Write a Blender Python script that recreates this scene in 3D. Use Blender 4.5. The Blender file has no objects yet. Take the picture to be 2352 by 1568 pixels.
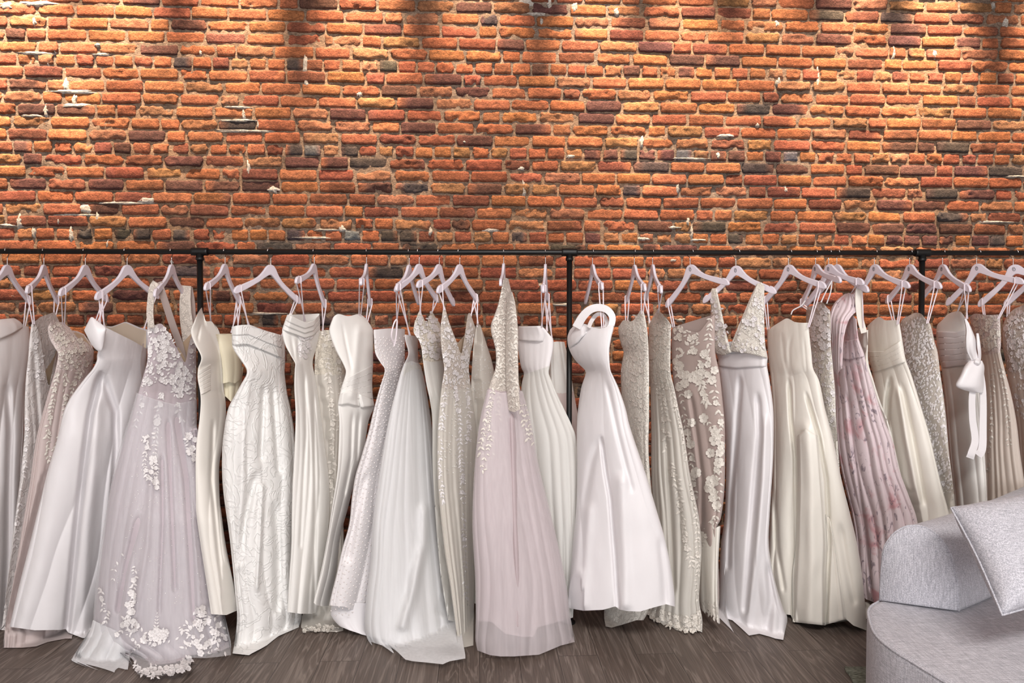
import bpy, bmesh, math, random
import numpy as np
from mathutils import Matrix, Vector

scene = bpy.context.scene
COL = scene.collection
PI = math.pi
# ------------------------------------------------------------------ camera
F = 1568.0
CAM = np.array([0.0, -3.85, 1.52])
YAW, PITCH = math.radians(2.74), math.atan(39 / F)
fw = np.array([math.sin(YAW) * math.cos(PITCH), math.cos(YAW) * math.cos(PITCH), -math.sin(PITCH)])
rt = np.array([math.cos(YAW), -math.sin(YAW), 0.0])
up = np.cross(rt, fw)
YR = -0.42                     # distance of the rail from the wall


def ray(u, v):
    u = np.asarray(u, float)[..., None]
    v = np.asarray(v, float)[..., None]
    return fw * F + rt * (u - 1176) - up * (v - 784)


def P(u, v, Y):
    """point of the room at depth Y seen at (u, v)"""
    r = ray(u, v)
    t = (np.asarray(Y, float) - CAM[1]) / r[..., 1]
    return CAM + r * t[..., None]


def PZ(u, v, z):
    """point of the room at height z seen at (u, v)"""
    r = ray(u, v)
    t = (z - CAM[2]) / r[..., 2]
    return CAM + r * t[..., None]


cd = bpy.data.cameras.new('camera')
cam = bpy.data.objects.new('camera', cd)
COL.objects.link(cam)
cd.sensor_width = 36
cd.lens = 36 * F / 2352
cd.clip_start = 0.05
M = Matrix(((rt[0], up[0], -fw[0], CAM[0]), (rt[1], up[1], -fw[1], CAM[1]), (rt[2], up[2], -fw[2], CAM[2]), (0, 0, 0, 1)))
cam.matrix_world = M
scene.camera = cam

# ------------------------------------------------------------------ helpers


def hsh(i, j, seed=0):
    i = np.asarray(i).astype(np.int64)
    j = np.asarray(j).astype(np.int64)
    n = (i * 374761393 + j * 668265263 + seed * 1442695041) & 0x7fffffff
    n = ((n ^ (n >> 13)) * 1274126177) & 0x7fffffff
    n = (n ^ (n >> 16)) & 0xffffff
    return n / float(0xffffff)


def vn(x, y, seed=0):
    x = np.asarray(x, float)
    y = np.asarray(y, float)
    xi, yi = np.floor(x), np.floor(y)
    fx, fy = x - xi, y - yi
    fx = fx * fx * (3 - 2 * fx)
    fy = fy * fy * (3 - 2 * fy)
    a, b = hsh(xi, yi, seed), hsh(xi + 1, yi, seed)
    c, d = hsh(xi, yi + 1, seed), hsh(xi + 1, yi + 1, seed)
    return (a * (1 - fx) + b * fx) * (1 - fy) + (c * (1 - fx) + d * fx) * fy * 1.0


def fbm(x, y, seed=0, o=3):
    s, a = 0, 0.5
    for k in range(o):
        s = s + a * (vn(x * 2 ** k, y * 2 ** k, seed + k * 17) - 0.5)
        a *= 0.5
    return s


def mesh_obj(name, V, Fc, mat, parent=None, smooth=True, colors=None):
    me = bpy.data.meshes.new(name)
    V = np.asarray(V, float).reshape(-1, 3)
    if isinstance(Fc, np.ndarray):
        n, k = Fc.shape
        me.vertices.add(len(V))
        me.vertices.foreach_set('co', V.astype(np.float32).ravel())
        me.loops.add(n * k)
        me.loops.foreach_set('vertex_index', Fc.astype(np.int32).ravel())
        me.polygons.add(n)
        me.polygons.foreach_set('loop_start', np.arange(0, n * k, k, dtype=np.int32))
        me.update(calc_edges=True)
    else:
        me.from_pydata([tuple(v) for v in V], [], Fc)
    me.polygons.foreach_set('use_smooth', np.full(len(me.polygons), smooth))
    if colors is not None:
        at = me.color_attributes.new('tone', 'FLOAT_COLOR', 'POINT')
        c = np.ones((len(V), 4), np.float32)
        c[:, :3] = colors
        at.data.foreach_set('color', c.ravel())
    me.validate()
    me.update()
    me.materials.append(mat)
    o = bpy.data.objects.new(name, me)
    COL.objects.link(o)
    if parent is not None:
        o.parent = parent
        o.matrix_parent_inverse = parent.matrix_world.inverted()
    return o


def grid_faces(nr, nc, wrap=False, off=0):
    r = np.arange(nr - 1)[:, None]
    c = np.arange(nc if wrap else nc - 1)[None, :]
    c2 = (c + 1) % nc
    f = np.stack([r * nc + c + 0 * c2, r * nc + c2, (r + 1) * nc + c2, (r + 1) * nc + c + 0 * c2], -1)
    return f.reshape(-1, 4) + off


def tube(pts, r, n=8, closed=False, caps=True):
    pts = np.asarray(pts, float)
    m = len(pts)
    rr = np.full(m, r) if np.isscalar(r) else np.asarray(r)
    V, ref = [], None
    for i in range(m):
        a = pts[(i - 1) % m] if (closed or i > 0) else pts[i]
        b = pts[(i + 1) % m] if (closed or i < m - 1) else pts[i]
        t = b - a
        t /= np.linalg.norm(t) + 1e-12
        if ref is None:
            ref = np.array([0, 0, 1.0]) if abs(t[2]) < 0.9 else np.array([1.0, 0, 0])
        x = np.cross(t, ref)
        x /= np.linalg.norm(x)
        y = np.cross(x, t)
        ref = y
        for k in range(n):
            an = 2 * PI * k / n
            V.append(pts[i] + rr[i] * (math.cos(an) * x + math.sin(an) * y))
    Fc = []
    for i in range(m if closed else m - 1):
        for k in range(n):
            a, b = i * n + k, i * n + (k + 1) % n
            i2 = (i + 1) % m
            Fc.append((a, b, i2 * n + (k + 1) % n, i2 * n + k))
    if caps and not closed:
        Fc.append(tuple(range(n))[::-1])
        Fc.append(tuple((m - 1) * n + k for k in range(n)))
    return V, Fc


def smooth_pts(pts, n):
    """Catmull-Rom through the points"""
    pts = np.asarray(pts, float)
    q = np.vstack([2 * pts[0] - pts[1], pts, 2 * pts[-1] - pts[-2]])
    out = []
    for i in range(1, len(q) - 2):
        for k in range(n):
            t = k / n
            out.append(0.5 * (2 * q[i] + (q[i + 1] - q[i - 1]) * t + (2 * q[i - 1] - 5 * q[i] + 4 * q[i + 1] - q[i + 2]) * t * t
                              + (3 * q[i] - q[i - 1] - 3 * q[i + 1] + q[i + 2]) * t ** 3))
    out.append(pts[-1])
    return np.array(out)


def cat_join(parts):
    V, Fc, o = [], [], 0
    for v, f in parts:
        V.extend(v)
        Fc.extend([tuple(i + o for i in q) for q in f])
        o += len(v)
    return V, Fc


def tag(o, label=None, cat=None, group=None, kind=None):
    for k, x in (('label', label), ('category', cat), ('group', group), ('kind', kind)):
        if x:
            o[k] = x
    return o


def empty(name, loc):
    o = bpy.data.objects.new(name, None)
    COL.objects.link(o)
    o.location = loc
    o.empty_display_size = 0.1
    o.matrix_world = Matrix.Translation(Vector(loc))
    return o


# ------------------------------------------------------------------ materials


def srgb(r, g, b):
    f = lambda c: c / 12.92 if c <= 0.04045 else ((c + 0.055) / 1.055) ** 2.4
    return (f(r / 255), f(g / 255), f(b / 255), 1)


def newmat(name):
    m = bpy.data.materials.new(name)
    m.use_nodes = True
    nt = m.node_tree
    b = nt.nodes['Principled BSDF']
    return m, nt, b


def nd(nt, t, **kw):
    n = nt.nodes.new(t)
    for k, x in kw.items():
        if k in n.inputs:
            n.inputs[k].default_value = x
        else:
            setattr(n, k, x)
    return n


def coords(nt, scale=(1, 1, 1), rot=(0, 0, 0)):
    tc = nd(nt, 'ShaderNodeTexCoord')
    mp = nd(nt, 'ShaderNodeMapping')
    mp.inputs['Scale'].default_value = scale
    mp.inputs['Rotation'].default_value = rot
    nt.links.new(tc.outputs['Object'], mp.inputs['Vector'])
    return mp.outputs['Vector']


def mixc(nt, fac, a, b, blend='MIX'):
    m = nd(nt, 'ShaderNodeMix', data_type='RGBA', blend_type=blend)
    for i, x in ((0, fac), (6, a), (7, b)):
        if hasattr(x, 'links') or isinstance(x, bpy.types.NodeSocket):
            nt.links.new(x, m.inputs[i])
        else:
            m.inputs[i].default_value = x
    return m.outputs[2]


def cramp(nt, src, stops):
    r = nd(nt, 'ShaderNodeValToRGB')
    e = r.color_ramp.elements
    while len(e) < len(stops):
        e.new(0.5)
    for i, (p, c) in enumerate(stops):
        e[i].position = p
        e[i].color = c if len(c) == 4 else (*c, 1)
    nt.links.new(src, r.inputs[0])
    return r.outputs[0]


def bump(nt, b, src, dist, strength=1.0):
    n = nd(nt, 'ShaderNodeBump')
    n.inputs['Distance'].default_value = dist
    n.inputs['Strength'].default_value = strength
    nt.links.new(src, n.inputs['Height'])
    old = b.inputs['Normal'].links[0].from_socket if b.inputs['Normal'].links else None
    if old:
        nt.links.new(old, n.inputs['Normal'])
    nt.links.new(n.outputs[0], b.inputs['Normal'])


def fabric(name, col, rough=0.6, sheen=0.25, wr=0.0, wscale=(14, 14, 3), weave=0.0, pattern=None, spec=0.3, trans=0.0):
    m, nt, b = newmat(name)
    b.inputs['Roughness'].default_value = rough
    b.inputs['Sheen Weight'].default_value = sheen
    b.inputs['Sheen Roughness'].default_value = 0.4
    b.inputs['Specular IOR Level'].default_value = spec
    c = srgb(*col)
    v = coords(nt, wscale)
    n = nd(nt, 'ShaderNodeTexNoise', Scale=1.0, Detail=3.0)
    nt.links.new(v, n.inputs['Vector'])
    dk = tuple(x * 0.93 for x in c[:3]) + (1,)
    colr = mixc(nt, n.outputs['Fac'], dk, c)
    if pattern == 'lace':
        v2 = coords(nt, (1, 1, 1))
        w = nd(nt, 'ShaderNodeTexVoronoi', Scale=70.0, feature='DISTANCE_TO_EDGE')
        n2 = nd(nt, 'ShaderNodeTexNoise', Scale=38.0, Detail=3.0)
        nt.links.new(v2, n2.inputs['Vector'])
        nt.links.new(mixc(nt, 0.06, v2, n2.outputs['Color']), w.inputs['Vector'])
        k = cramp(nt, w.outputs['Distance'], [(0.0, (0, 0, 0)), (0.12, (1, 1, 1))])
        k2 = cramp(nt, n2.outputs['Fac'], [(0.42, (0, 0, 0)), (0.52, (1, 1, 1))])
        mk = mixc(nt, 1.0, k, k2, 'MULTIPLY')
        dk2 = tuple(x * 0.84 for x in c[:3]) + (1,)
        colr = mixc(nt, mk, dk2, colr)
        bump(nt, b, mk, 0.004, 0.7)
    if pattern == 'jacquard':
        v2 = coords(nt, (1, 1, 1))
        n2 = nd(nt, 'ShaderNodeTexNoise', Scale=9.0, Detail=2.0, Distortion=2.2)
        nt.links.new(v2, n2.inputs['Vector'])
        k = cramp(nt, n2.outputs['Fac'], [(0.44, (0, 0, 0)), (0.5, (1, 1, 1)), (0.56, (0, 0, 0))])
        bump(nt, b, k, 0.004, 0.6)
    if pattern == 'brocade':
        v2 = coords(nt, (1, 1, 1))
        n2 = nd(nt, 'ShaderNodeTexNoise', Scale=26.0, Detail=2.0, Distortion=1.2)
        nt.links.new(v2, n2.inputs['Vector'])
        k = cramp(nt, n2.outputs['Fac'], [(0.47, (0, 0, 0)), (0.53, (1, 1, 1))])
        colr = mixc(nt, k, tuple(x * 0.84 for x in c[:3]) + (1,), colr)
        bump(nt, b, k, 0.003, 0.6)
    if pattern == 'floral':
        v2 = coords(nt, (1, 1, 0.8))
        n2 = nd(nt, 'ShaderNodeTexNoise', Scale=11.0, Detail=2.5, Distortion=0.6)
        nt.links.new(v2, n2.inputs['Vector'])
        k = cramp(nt, n2.outputs['Fac'], [(0.53, (0, 0, 0)), (0.68, (1, 1, 1))])
        colr = mixc(nt, k, colr, srgb(206, 156, 162))
        n3 = nd(nt, 'ShaderNodeTexNoise', Scale=24.0, Detail=4.0, Distortion=1.5)
        nt.links.new(coords(nt, (1.3, 1.3, 0.6)), n3.inputs['Vector'])
        k3 = cramp(nt, n3.outputs['Fac'], [(0.60, (0, 0, 0)), (0.66, (0.8, 0.8, 0.8))])
        colr = mixc(nt, k3, colr, srgb(128, 112, 124))
    nt.links.new(colr, b.inputs['Base Color'])
    if trans:
        tl = nd(nt, 'ShaderNodeBsdfTranslucent')
        nt.links.new(colr, tl.inputs['Color'])
        ms = nd(nt, 'ShaderNodeMixShader')
        ms.inputs[0].default_value = trans
        nt.links.new(b.outputs[0], ms.inputs[1])
        nt.links.new(tl.outputs[0], ms.inputs[2])
        nt.links.new(ms.outputs[0], nt.nodes['Material Output'].inputs['Surface'])
    if wr:
        bump(nt, b, n.outputs['Fac'], wr, 0.6)
    if weave:
        n3 = nd(nt, 'ShaderNodeTexNoise', Scale=1.0, Detail=1.0)
        nt.links.new(coords(nt, (420, 420, 420)), n3.inputs['Vector'])
        bump(nt, b, n3.outputs['Fac'], weave, 0.4)
    return m


def tulle(name, col, alpha):
    m, nt, b = newmat(name)
    out = nt.nodes['Material Output']
    b.inputs['Base Color'].default_value = srgb(*col)
    b.inputs['Roughness'].default_value = 0.7
    b.inputs['Sheen Weight'].default_value = 0.3
    b.inputs['Specular IOR Level'].default_value = 0.2
    tr = nd(nt, 'ShaderNodeBsdfTransparent')
    mx = nd(nt, 'ShaderNodeMixShader')
    n = nd(nt, 'ShaderNodeTexNoise', Scale=1.0, Detail=2.0)
    nt.links.new(coords(nt, (60, 60, 2.0)), n.inputs['Vector'])
    mr = nd(nt, 'ShaderNodeMapRange')
    mr.inputs['From Min'].default_value = 0.3
    mr.inputs['From Max'].default_value = 0.7
    mr.inputs['To Min'].default_value = alpha - 0.035
    mr.inputs['To Max'].default_value = alpha + 0.035
    nt.links.new(n.outputs['Fac'], mr.inputs['Value'])
    nt.links.new(mr.outputs[0], mx.inputs[0])
    nt.links.new(tr.outputs[0], mx.inputs[1])
    nt.links.new(b.outputs[0], mx.inputs[2])
    nt.links.new(mx.outputs[0], out.inputs['Surface'])
    return m


def plain(name, col, rough=0.5, metal=0.0, spec=0.5):
    m, nt, b = newmat(name)
    c = srgb(*col)
    n = nd(nt, 'ShaderNodeTexNoise', Scale=30.0, Detail=2.0)
    nt.links.new(coords(nt), n.inputs['Vector'])
    nt.links.new(mixc(nt, n.outputs['Fac'], tuple(x * 0.95 for x in c[:3]) + (1,), c), b.inputs['Base Color'])
    b.inputs['Roughness'].default_value = rough
    b.inputs['Metallic'].default_value = metal
    b.inputs['Specular IOR Level'].default_value = spec
    return m


MT = {
    'white_satin': fabric('white_satin', (234, 230, 232), 0.38, 0.15, 0.010, (9, 9, 4), spec=0.45),
    'pearl_satin': fabric('pearl_satin', (235, 230, 231), 0.42, 0.15, 0.006, (10, 10, 3), spec=0.4),
    'ivory_satin': fabric('ivory_satin', (240, 235, 226), 0.36, 0.15, 0.010, (9, 9, 4), spec=0.45),
    'ivory_crepe': fabric('ivory_crepe', (237, 232, 225), 0.7, 0.25, 0.003, (12, 12, 2), 0.0004),
    'white_crepe': fabric('white_crepe', (239, 236, 232), 0.7, 0.25, 0.004, (12, 12, 2), 0.0004),
    'cream_crepe': fabric('cream_crepe', (226, 217, 192), 0.7, 0.2, 0.004, (12, 12, 3)),
    'jacquard': fabric('ivory_jacquard', (239, 237, 235), 0.42, 0.2, 0.008, (8, 8, 4), pattern='jacquard', spec=0.45),
    'white_net': fabric('white_net', (246, 244, 240), 0.8, 0.4, 0.0012, (40, 40, 2), trans=0.3),
    'ivory_net': fabric('ivory_net', (236, 231, 223), 0.8, 0.4, 0.0012, (40, 40, 2), trans=0.3),
    'champagne_net': fabric('champagne_net', (233, 227, 218), 0.8, 0.4, 0.0012, (40, 40, 2), trans=0.3),
    'blush_net': fabric('blush_net', (232, 216, 213), 0.8, 0.4, 0.0012, (40, 40, 2), trans=0.3),
    'lavender_net': fabric('lavender_net', (224, 212, 218), 0.8, 0.4, 0.0012, (40, 40, 2), trans=0.3),
    'mauve_net': fabric('mauve_net', (216, 200, 203), 0.8, 0.4, 0.0012, (40, 40, 2), trans=0.3),
    'peach_net': fabric('peach_net', (236, 224, 214), 0.8, 0.4, 0.0012, (40, 40, 2), trans=0.3),
    'white_lace': fabric('white_lace', (236, 232, 232), 0.7, 0.2, pattern='lace'),
    'ivory_lace': fabric('ivory_lace', (244, 238, 228), 0.7, 0.2, pattern='lace'),
    'champagne_lace': fabric('champagne_lace', (234, 225, 210), 0.7, 0.2, pattern='lace'),
    'blush_lace': fabric('blush_lace', (233, 218, 214), 0.7, 0.2, pattern='lace'),
    'nude_lace': fabric('nude_lace', (222, 211, 201), 0.7, 0.2, pattern='lace'),
    'brocade': fabric('floral_brocade', (228, 222, 220), 0.5, 0.2, 0.004, pattern='brocade'),
    'nude_mesh': fabric('nude_mesh', (180, 162, 156), 0.8, 0.2),
    'tan_lining': fabric('tan_lining', (196, 172, 148), 0.6, 0.1),
    'cream_lining': fabric('cream_lining', (220, 206, 188), 0.5, 0.1),
    'floral': fabric('floral_chiffon', (226, 209, 213), 0.75, 0.3, 0.004, (20, 20, 3), pattern='floral'),
    'applique': fabric('applique_thread', (238, 233, 233), 0.5, 0.2, 0.002, (160, 160, 160)),
    'ivory_applique': fabric('ivory_applique_thread', (230, 223, 214), 0.5, 0.2, 0.002, (160, 160, 160)),
    'ribbon': fabric('satin_ribbon', (224, 212, 218), 0.4, 0.1),
    'tulle_white': tulle('white_tulle', (242, 241, 243), 0.68),
    'tulle_soft': tulle('soft_tulle', (236, 234, 238), 0.36),
    'tulle_mauve': tulle('mauve_tulle', (226, 215, 218), 0.55),
    'sequin': plain('silver_sequin', (252, 250, 247), 0.12, 0.0, 0.9),
    'pearl': plain('pearl_bead', (236, 228, 226), 0.2),
    'hanger_white': plain('white_hanger_paint', (226, 218, 228), 0.4),
    'chrome': plain('hook_chrome', (200, 196, 196), 0.25, 1.0),
    'black_iron': plain('black_pipe_paint', (9, 9, 10), 0.45, 0.0, 0.4),
    'logo': plain('logo_ink', (36, 36, 44), 0.5),
}
# ------------------------------------------------------------------ room


def box(name, a, b, mat, **kw):
    x0, y0, z0 = a
    x1, y1, z1 = b
    V = [(x, y, z) for x in (x0, x1) for y in (y0, y1) for z in (z0, z1)]
    Fc = [(0, 1, 3, 2), (4, 6, 7, 5), (0, 4, 5, 1), (2, 3, 7, 6), (0, 2, 6, 4), (1, 5, 7, 3)]
    o = mesh_obj(name, V, Fc, mat, smooth=False)
    return tag(o, **kw)


def mat_brick():
    m, nt, b = newmat('old_brick')
    at = nd(nt, 'ShaderNodeAttribute', attribute_name='tone')
    v = coords(nt)
    n1 = nd(nt, 'ShaderNodeTexNoise', Scale=22.0, Detail=6.0, Roughness=0.65)
    nt.links.new(v, n1.inputs['Vector'])
    n2 = nd(nt, 'ShaderNodeTexNoise', Scale=130.0, Detail=4.0, Roughness=0.7)
    nt.links.new(v, n2.inputs['Vector'])
    k = cramp(nt, n1.outputs['Fac'], [(0.28, (0.62, 0.62, 0.62)), (0.55, (1, 1, 1)), (0.8, (1.25, 1.2, 1.12))])
    c = mixc(nt, 1.0, at.outputs['Color'], k, 'MULTIPLY')
    k2 = cramp(nt, n2.outputs['Fac'], [(0.3, (0.7, 0.7, 0.7)), (0.55, (1.05, 1.05, 1.05))])
    c = mixc(nt, 0.8, c, k2, 'MULTIPLY')
    n4 = nd(nt, 'ShaderNodeTexNoise', Scale=1.0, Detail=5.0, Distortion=0.9, Roughness=0.6)
    nt.links.new(coords(nt, (26, 26, 60)), n4.inputs['Vector'])
    k4 = cramp(nt, n4.outputs['Fac'], [(0.46, (1, 1, 1)), (0.5, (0.62, 0.6, 0.6)), (0.54, (1, 1, 1))])
    c = mixc(nt, 0.75, c, k4, 'MULTIPLY')
    nt.links.new(c, b.inputs['Base Color'])
    b.inputs['Roughness'].default_value = 0.9
    b.inputs['Specular IOR Level'].default_value = 0.2
    bump(nt, b, n1.outputs['Fac'], 0.014, 0.9)
    bump(nt, b, k4, 0.004, 0.8)
    bump(nt, b, n2.outputs['Fac'], 0.004, 0.7)
    return m


CH = 0.0669                                      # course height
zc = float(P(1176, 352, 0.0)[2])                 # centre of a header course
row0 = int(math.ceil(zc / CH)) + 1
SLOPE = -0.0017

TONES = {'o': (174, 108, 76), 'r': (162, 94, 71), 't': (170, 118, 88), 'd': (132, 78, 63), 'm': (106, 70, 65), 'k': (84, 74, 73), 'b': (122, 123, 127), 'p': (170, 106, 90)}
LEFT = [(605, 15, 'm'), (1455, 22, 'm'), (640, 120, 'm'), (805, 125, 'm'), (510, 118, 'p'), (85, 160, 'm'), (635, 235, 'm'), (930, 185, 'p'), (810, 290, 'k'), (1325, 297, 'k'), (1760, 310, 'k'), (2185, 97, 'k'), (2240, 200, 'm'), (2055, 365, 'm'), (1765, 418, 'm'), (1852, 418, 'm'), (2065, 418, 'm'), (1790, 470, 'm'), (1525, 520, 'm'), (120, 493, 'm'), (300, 500, 'm'), (1080, 563, 'k'), (680, 617, 'm'), (565, 670, 'm'), (115, 662, 'm'), (170, 717, 'm'), (1362, 686, 'k'), (1447, 686, 'b'), (1612, 686, 'k'), (1380, 738, 'm'), (1540, 738, 'm'), (1682, 735, 'k'), (875, 732, 'm'), (105, 830, 'm'), (520, 838, 'm'), (810, 838, 'm'), (920, 832, 'm'), (1145, 842, 'm'), (1610, 848, 'm'), (1830, 850, 'k'), (465, 940, 'm'), (775, 997, 'm'), (30, 990, 'k'), (368, 1045, 'k'), (540, 1050, 'k'), (625, 1055, 'k'), (790, 1058, 'k'), (1307, 1057, 'k'), (1560, 1057, 'b'), (1725, 1058, 'k'), (1798, 1058, 'k'), (1275, 1103, 'k'), (1900, 1103, 'k'), (795, 1103, 'm'), (2085, 1000, 'm'), (2010, 955, 'd'), (2210, 625, 'm'), (1840, 735, 'd'), (1870, 625, 'd'), (255, 335, 'd'), (400, 335, 'd'), (835, 675, 'd'), (1110, 785, 'd'), (1500, 845, 'd'), (1430, 890, 'd'), (1665, 950, 'd'), (960, 950, 'd'), (350, 995, 'd'), (180, 995, 'd'), (260, 845, 'd'), (660, 730, 'd'), (60, 605, 'd'), (2180, 845, 'm'), (530, 890, 'd')]
RIGHT = [(1475, 20, 'm'), (1430, 68, 'k'), (1775, 85, 'k'), (1760, 135, 'm'), (1855, 140, 'm'), (1815, 188, 'm'), (1505, 178, 'm'), (690, 212, 'm'), (885, 270, 'm'), (1030, 272, 'm'), (870, 325, 'k'), (800, 322, 'm'), (195, 310, 'm'), (450, 480, 'm'), (1082, 490, 'k'), (1280, 488, 'm'), (170, 575, 'm'), (2100, 557, 'm'), (1725, 605, 'd'), (1795, 660, 'm'), (1905, 660, 'm'), (2030, 662, 'k'), (2118, 662, 'm'), (2200, 662, 'd'), (375, 685, 'm'), (455, 685, 'm'), (612, 698, 'k'), (685, 695, 'm'), (760, 692, 'm'), (845, 692, 'b'), (1015, 695, 'm'), (1085, 698, 'm'), (1245, 697, 'm'), (1325, 700, 'b'), (95, 735, 'd'), (530, 742, 'd'), (625, 742, 'd'), (710, 745, 'k'), (1135, 748, 'k'), (1265, 750, 'm'), (1675, 768, 'm'), (1765, 768, 'm'), (1865, 768, 'm'), (2110, 765, 'm'), (2280, 765, 'k'), (585, 850, 'k'), (1585, 865, 'k'), (1980, 872, 'k'), (2110, 870, 'm'), (1695, 918, 'm'), (1850, 920, 'm'), (1345, 858, 'd'), (1700, 868, 'd'), (770, 1002, 'm'), (915, 1005, 'k'), (2025, 975, 'k'), (1575, 1018, 'm'), (1735, 1020, 'm'), (1890, 1022, 'm'), (2040, 1022, 'm'), (395, 1052, 'm'), (115, 1050, 'k'), (1060, 1060, 'k'), (1790, 1070, 'm'), (1875, 1073, 'm'), (1955, 1075, 'm'), (2030, 1075, 'm'), (2165, 1075, 'm'), (2250, 1075, 'k'), (235, 1098, 'k'), (675, 1103, 'm'), (780, 1105, 'm'), (175, 30, 'm'), (1590, 75, 'd'), (925, 55, 'd'), (1100, 55, 'd'), (650, 105, 'd'), (550, 155, 'd'), (2120, 85, 'd'), (860, 215, 'd'), (1665, 590, 'd'), (2230, 970, 'd'), (2190, 1020, 'd'), (1310, 1010, 'd'), (530, 900, 'd'), (1190, 850, 'd'), (200, 1000, 'd')]
DARK = [(x / 1.96, y / 1.96, k) for x, y, k in LEFT] + [(1152 + x / 1.96, y / 1.96, k) for x, y, k in RIGHT]
darkw = []
for u_, v_, k_ in DARK:
    p_ = P(u_, v_, 0.0)
    darkw.append((p_[0], p_[2], k_))
# blackened bricks low down behind the hangers
for u_, v_, k_ in [(1330, 1500, 'k'), (300, 510, 'k'), (1130, 450, 'k'), (800, 410, 'k')]:
    pass


def brick_wall():
    rnd = random.Random(5)
    Vs, Fs, Cs, off = [], [], [], 0
    X0, X1 = -3.3, 4.1
    nrows = int(4.7 / CH)
    base_r = int(round(zc / CH))
    for r in range(-1, nrows + 1):
        z0 = zc + (r - base_r) * CH            # centre height at x = 0
        header = ((r - base_r) % 7) == 0
        pitch = 0.1035 if header else 0.2085
        x = X0 - rnd.random() * pitch
        while x < X1:
            L = pitch * (1 + rnd.uniform(-0.05, 0.05))
            if not header and rnd.random() < 0.10:
                L = pitch * 0.52
            elif not header and rnd.random() < 0.06:
                L = pitch * 0.75
            xa, xb = x, x + L
            x = xb
            xm = (xa + xb) / 2
            zz = z0 + SLOPE * xm
            if zz < 0.0 or zz > 4.68:
                continue
            # colour
            q = rnd.random()
            key = 'o' if q < 0.54 else 'r' if q < 0.75 else 't' if q < 0.95 else 'd' if q < 0.985 else 'm'
            if zz < 1.85:
                key = 'r' if q < 0.42 else 'd' if q < 0.62 else 'o' if q < 0.82 else 't' if q < 0.90 else 'm' if q < .97 else 'k'
            near = False
            for dx, dz, dk in darkw:
                if abs(dz - zz) < CH * 0.52 and xa - 0.0 <= dx < xb:
                    key = dk
                    near = True
            c = np.array(srgb(*TONES[key])[:3]) * rnd.uniform(0.48, 0.66)
            c = c * np.array([1, rnd.uniform(0.9, 1.1), rnd.uniform(0.86, 1.1)])
            rough = key == 't' or rnd.random() < 0.22
            jt = rnd.uniform(0.0045, 0.0085) * 0.5
            nx, nz = (12, 7) if header else (20, 7)
            w, h = (xb - xa) / 2 - jt, CH / 2 - rnd.uniform(0.0026, 0.0042)
            gx = np.linspace(-1, 1, nx)
            gz = np.linspace(-1, 1, nz)
            A, B = np.meshgrid(gx, gz)
            sd = rnd.randrange(10000)
            # rounded, chipped outline
            ex = 1 - 0.008 / w * vn(B * 2.5 + 9, A * 0 + sd, sd) * (1.6 if rough else 0.8) * np.abs(A) ** 6
            ez = 1 - 0.0042 / h * vn(A * 3.5 * (nx / 12) + 5, B * 0 + sd, sd + 3) * (1.7 if rough else 0.8) * np.abs(B) ** 4
            corner = 1 - (0.05 if not rough else 0.09) * (np.abs(A) ** 8) * (np.abs(B) ** 4)
            px = A * w * ex * corner
            pz = B * h * ez * (1 - 0.06 * np.abs(A) ** 10)
            prot = 0.0095 + rnd.uniform(-0.003, 0.005)
            tilt = rnd.uniform(-0.003, 0.003) * A + rnd.uniform(-0.003, 0.003) * B
            dep = prot + tilt + fbm(px * 45 + sd, pz * 45, sd, 3) * (0.016 if rough else 0.006)
            if rough and rnd.random() < 0.5:      # a broken-out hollow
                ca, cb = rnd.uniform(-0.9, 0.9), rnd.choice((-1, -0.6, 0.8))
                dep = dep - 0.012 * np.exp(-(((A - ca) / 0.3) ** 2 + ((B - cb) / 0.5) ** 2))
            edge = np.maximum(np.abs(A) ** 14, np.abs(B) ** 7)
            dep = dep - 0.0045 * edge
            X = xm + px
            Z = zz + pz + rnd.uniform(-0.0015, 0.0015) + A * rnd.uniform(-0.002, 0.002)
            Yp = -dep
            g = np.stack([X, Yp, Z], -1)
            # skirt ring into the mortar
            ring = np.concatenate([g[0], g[1:, -1], g[-1, -2::-1], g[-2:0:-1, 0]])
            ring2 = ring.copy()
            ring2[:, 1] = 0.010
            n0 = nx * nz
            idx = np.arange(n0).reshape(nz, nx)
            ri = np.concatenate([idx[0], idx[1:, -1], idx[-1, -2::-1], idx[-2:0:-1, 0]])
            nr = len(ri)
            f = grid_faces(nz, nx)
            rj = n0 + np.arange(nr)
            f2 = np.stack([np.roll(ri, -1), ri, rj, np.roll(rj, -1)], -1)
            Vs.append(np.concatenate([g.reshape(-1, 3), ring2]))
            Fs.append(np.concatenate([f, f2]) + off)
            cc = np.tile(c, (n0 + nr, 1))
            if key in 'mkdb' or rnd.random() < 0.3:   # burnt end of a brick
                o_ = np.array(srgb(*TONES[rnd.choice('oodm')])[:3])
                fade = np.clip((np.concatenate([A.ravel(), np.zeros(nr)]) * rnd.choice((-1, 1)) - 0.35) * 1.6, 0, 1)[:, None] * rnd.uniform(0, 0.6)
                cc = cc * (1 - fade) + o_ * fade
            Cs.append(cc)
            off += n0 + nr
    # mortar bed
    nx, nz = 520, 350
    X, Z = np.meshgrid(np.linspace(X0, X1, nx), np.linspace(0, 4.7, nz))
    Yv = -0.0022 - fbm(X * 30, Z * 30, 4, 3) * 0.009
    Vs.append(np.stack([X, Yv, Z], -1).reshape(-1, 3))
    Fs.append(grid_faces(nz, nx) + off)
    mc = np.array(srgb(124, 100, 82)[:3])
    kk = (0.75 + 0.5 * vn(X * 14, Z * 14, 8) + 0.3 * (vn(X * 3, Z * 3, 9) - 0.5)).reshape(-1, 1)
    gray = np.array(srgb(114, 101, 92)[:3])
    w_ = np.clip(vn(X * 1.7, Z * 1.7, 21).reshape(-1, 1) * 1.6 - 0.4, 0, 1)
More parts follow.
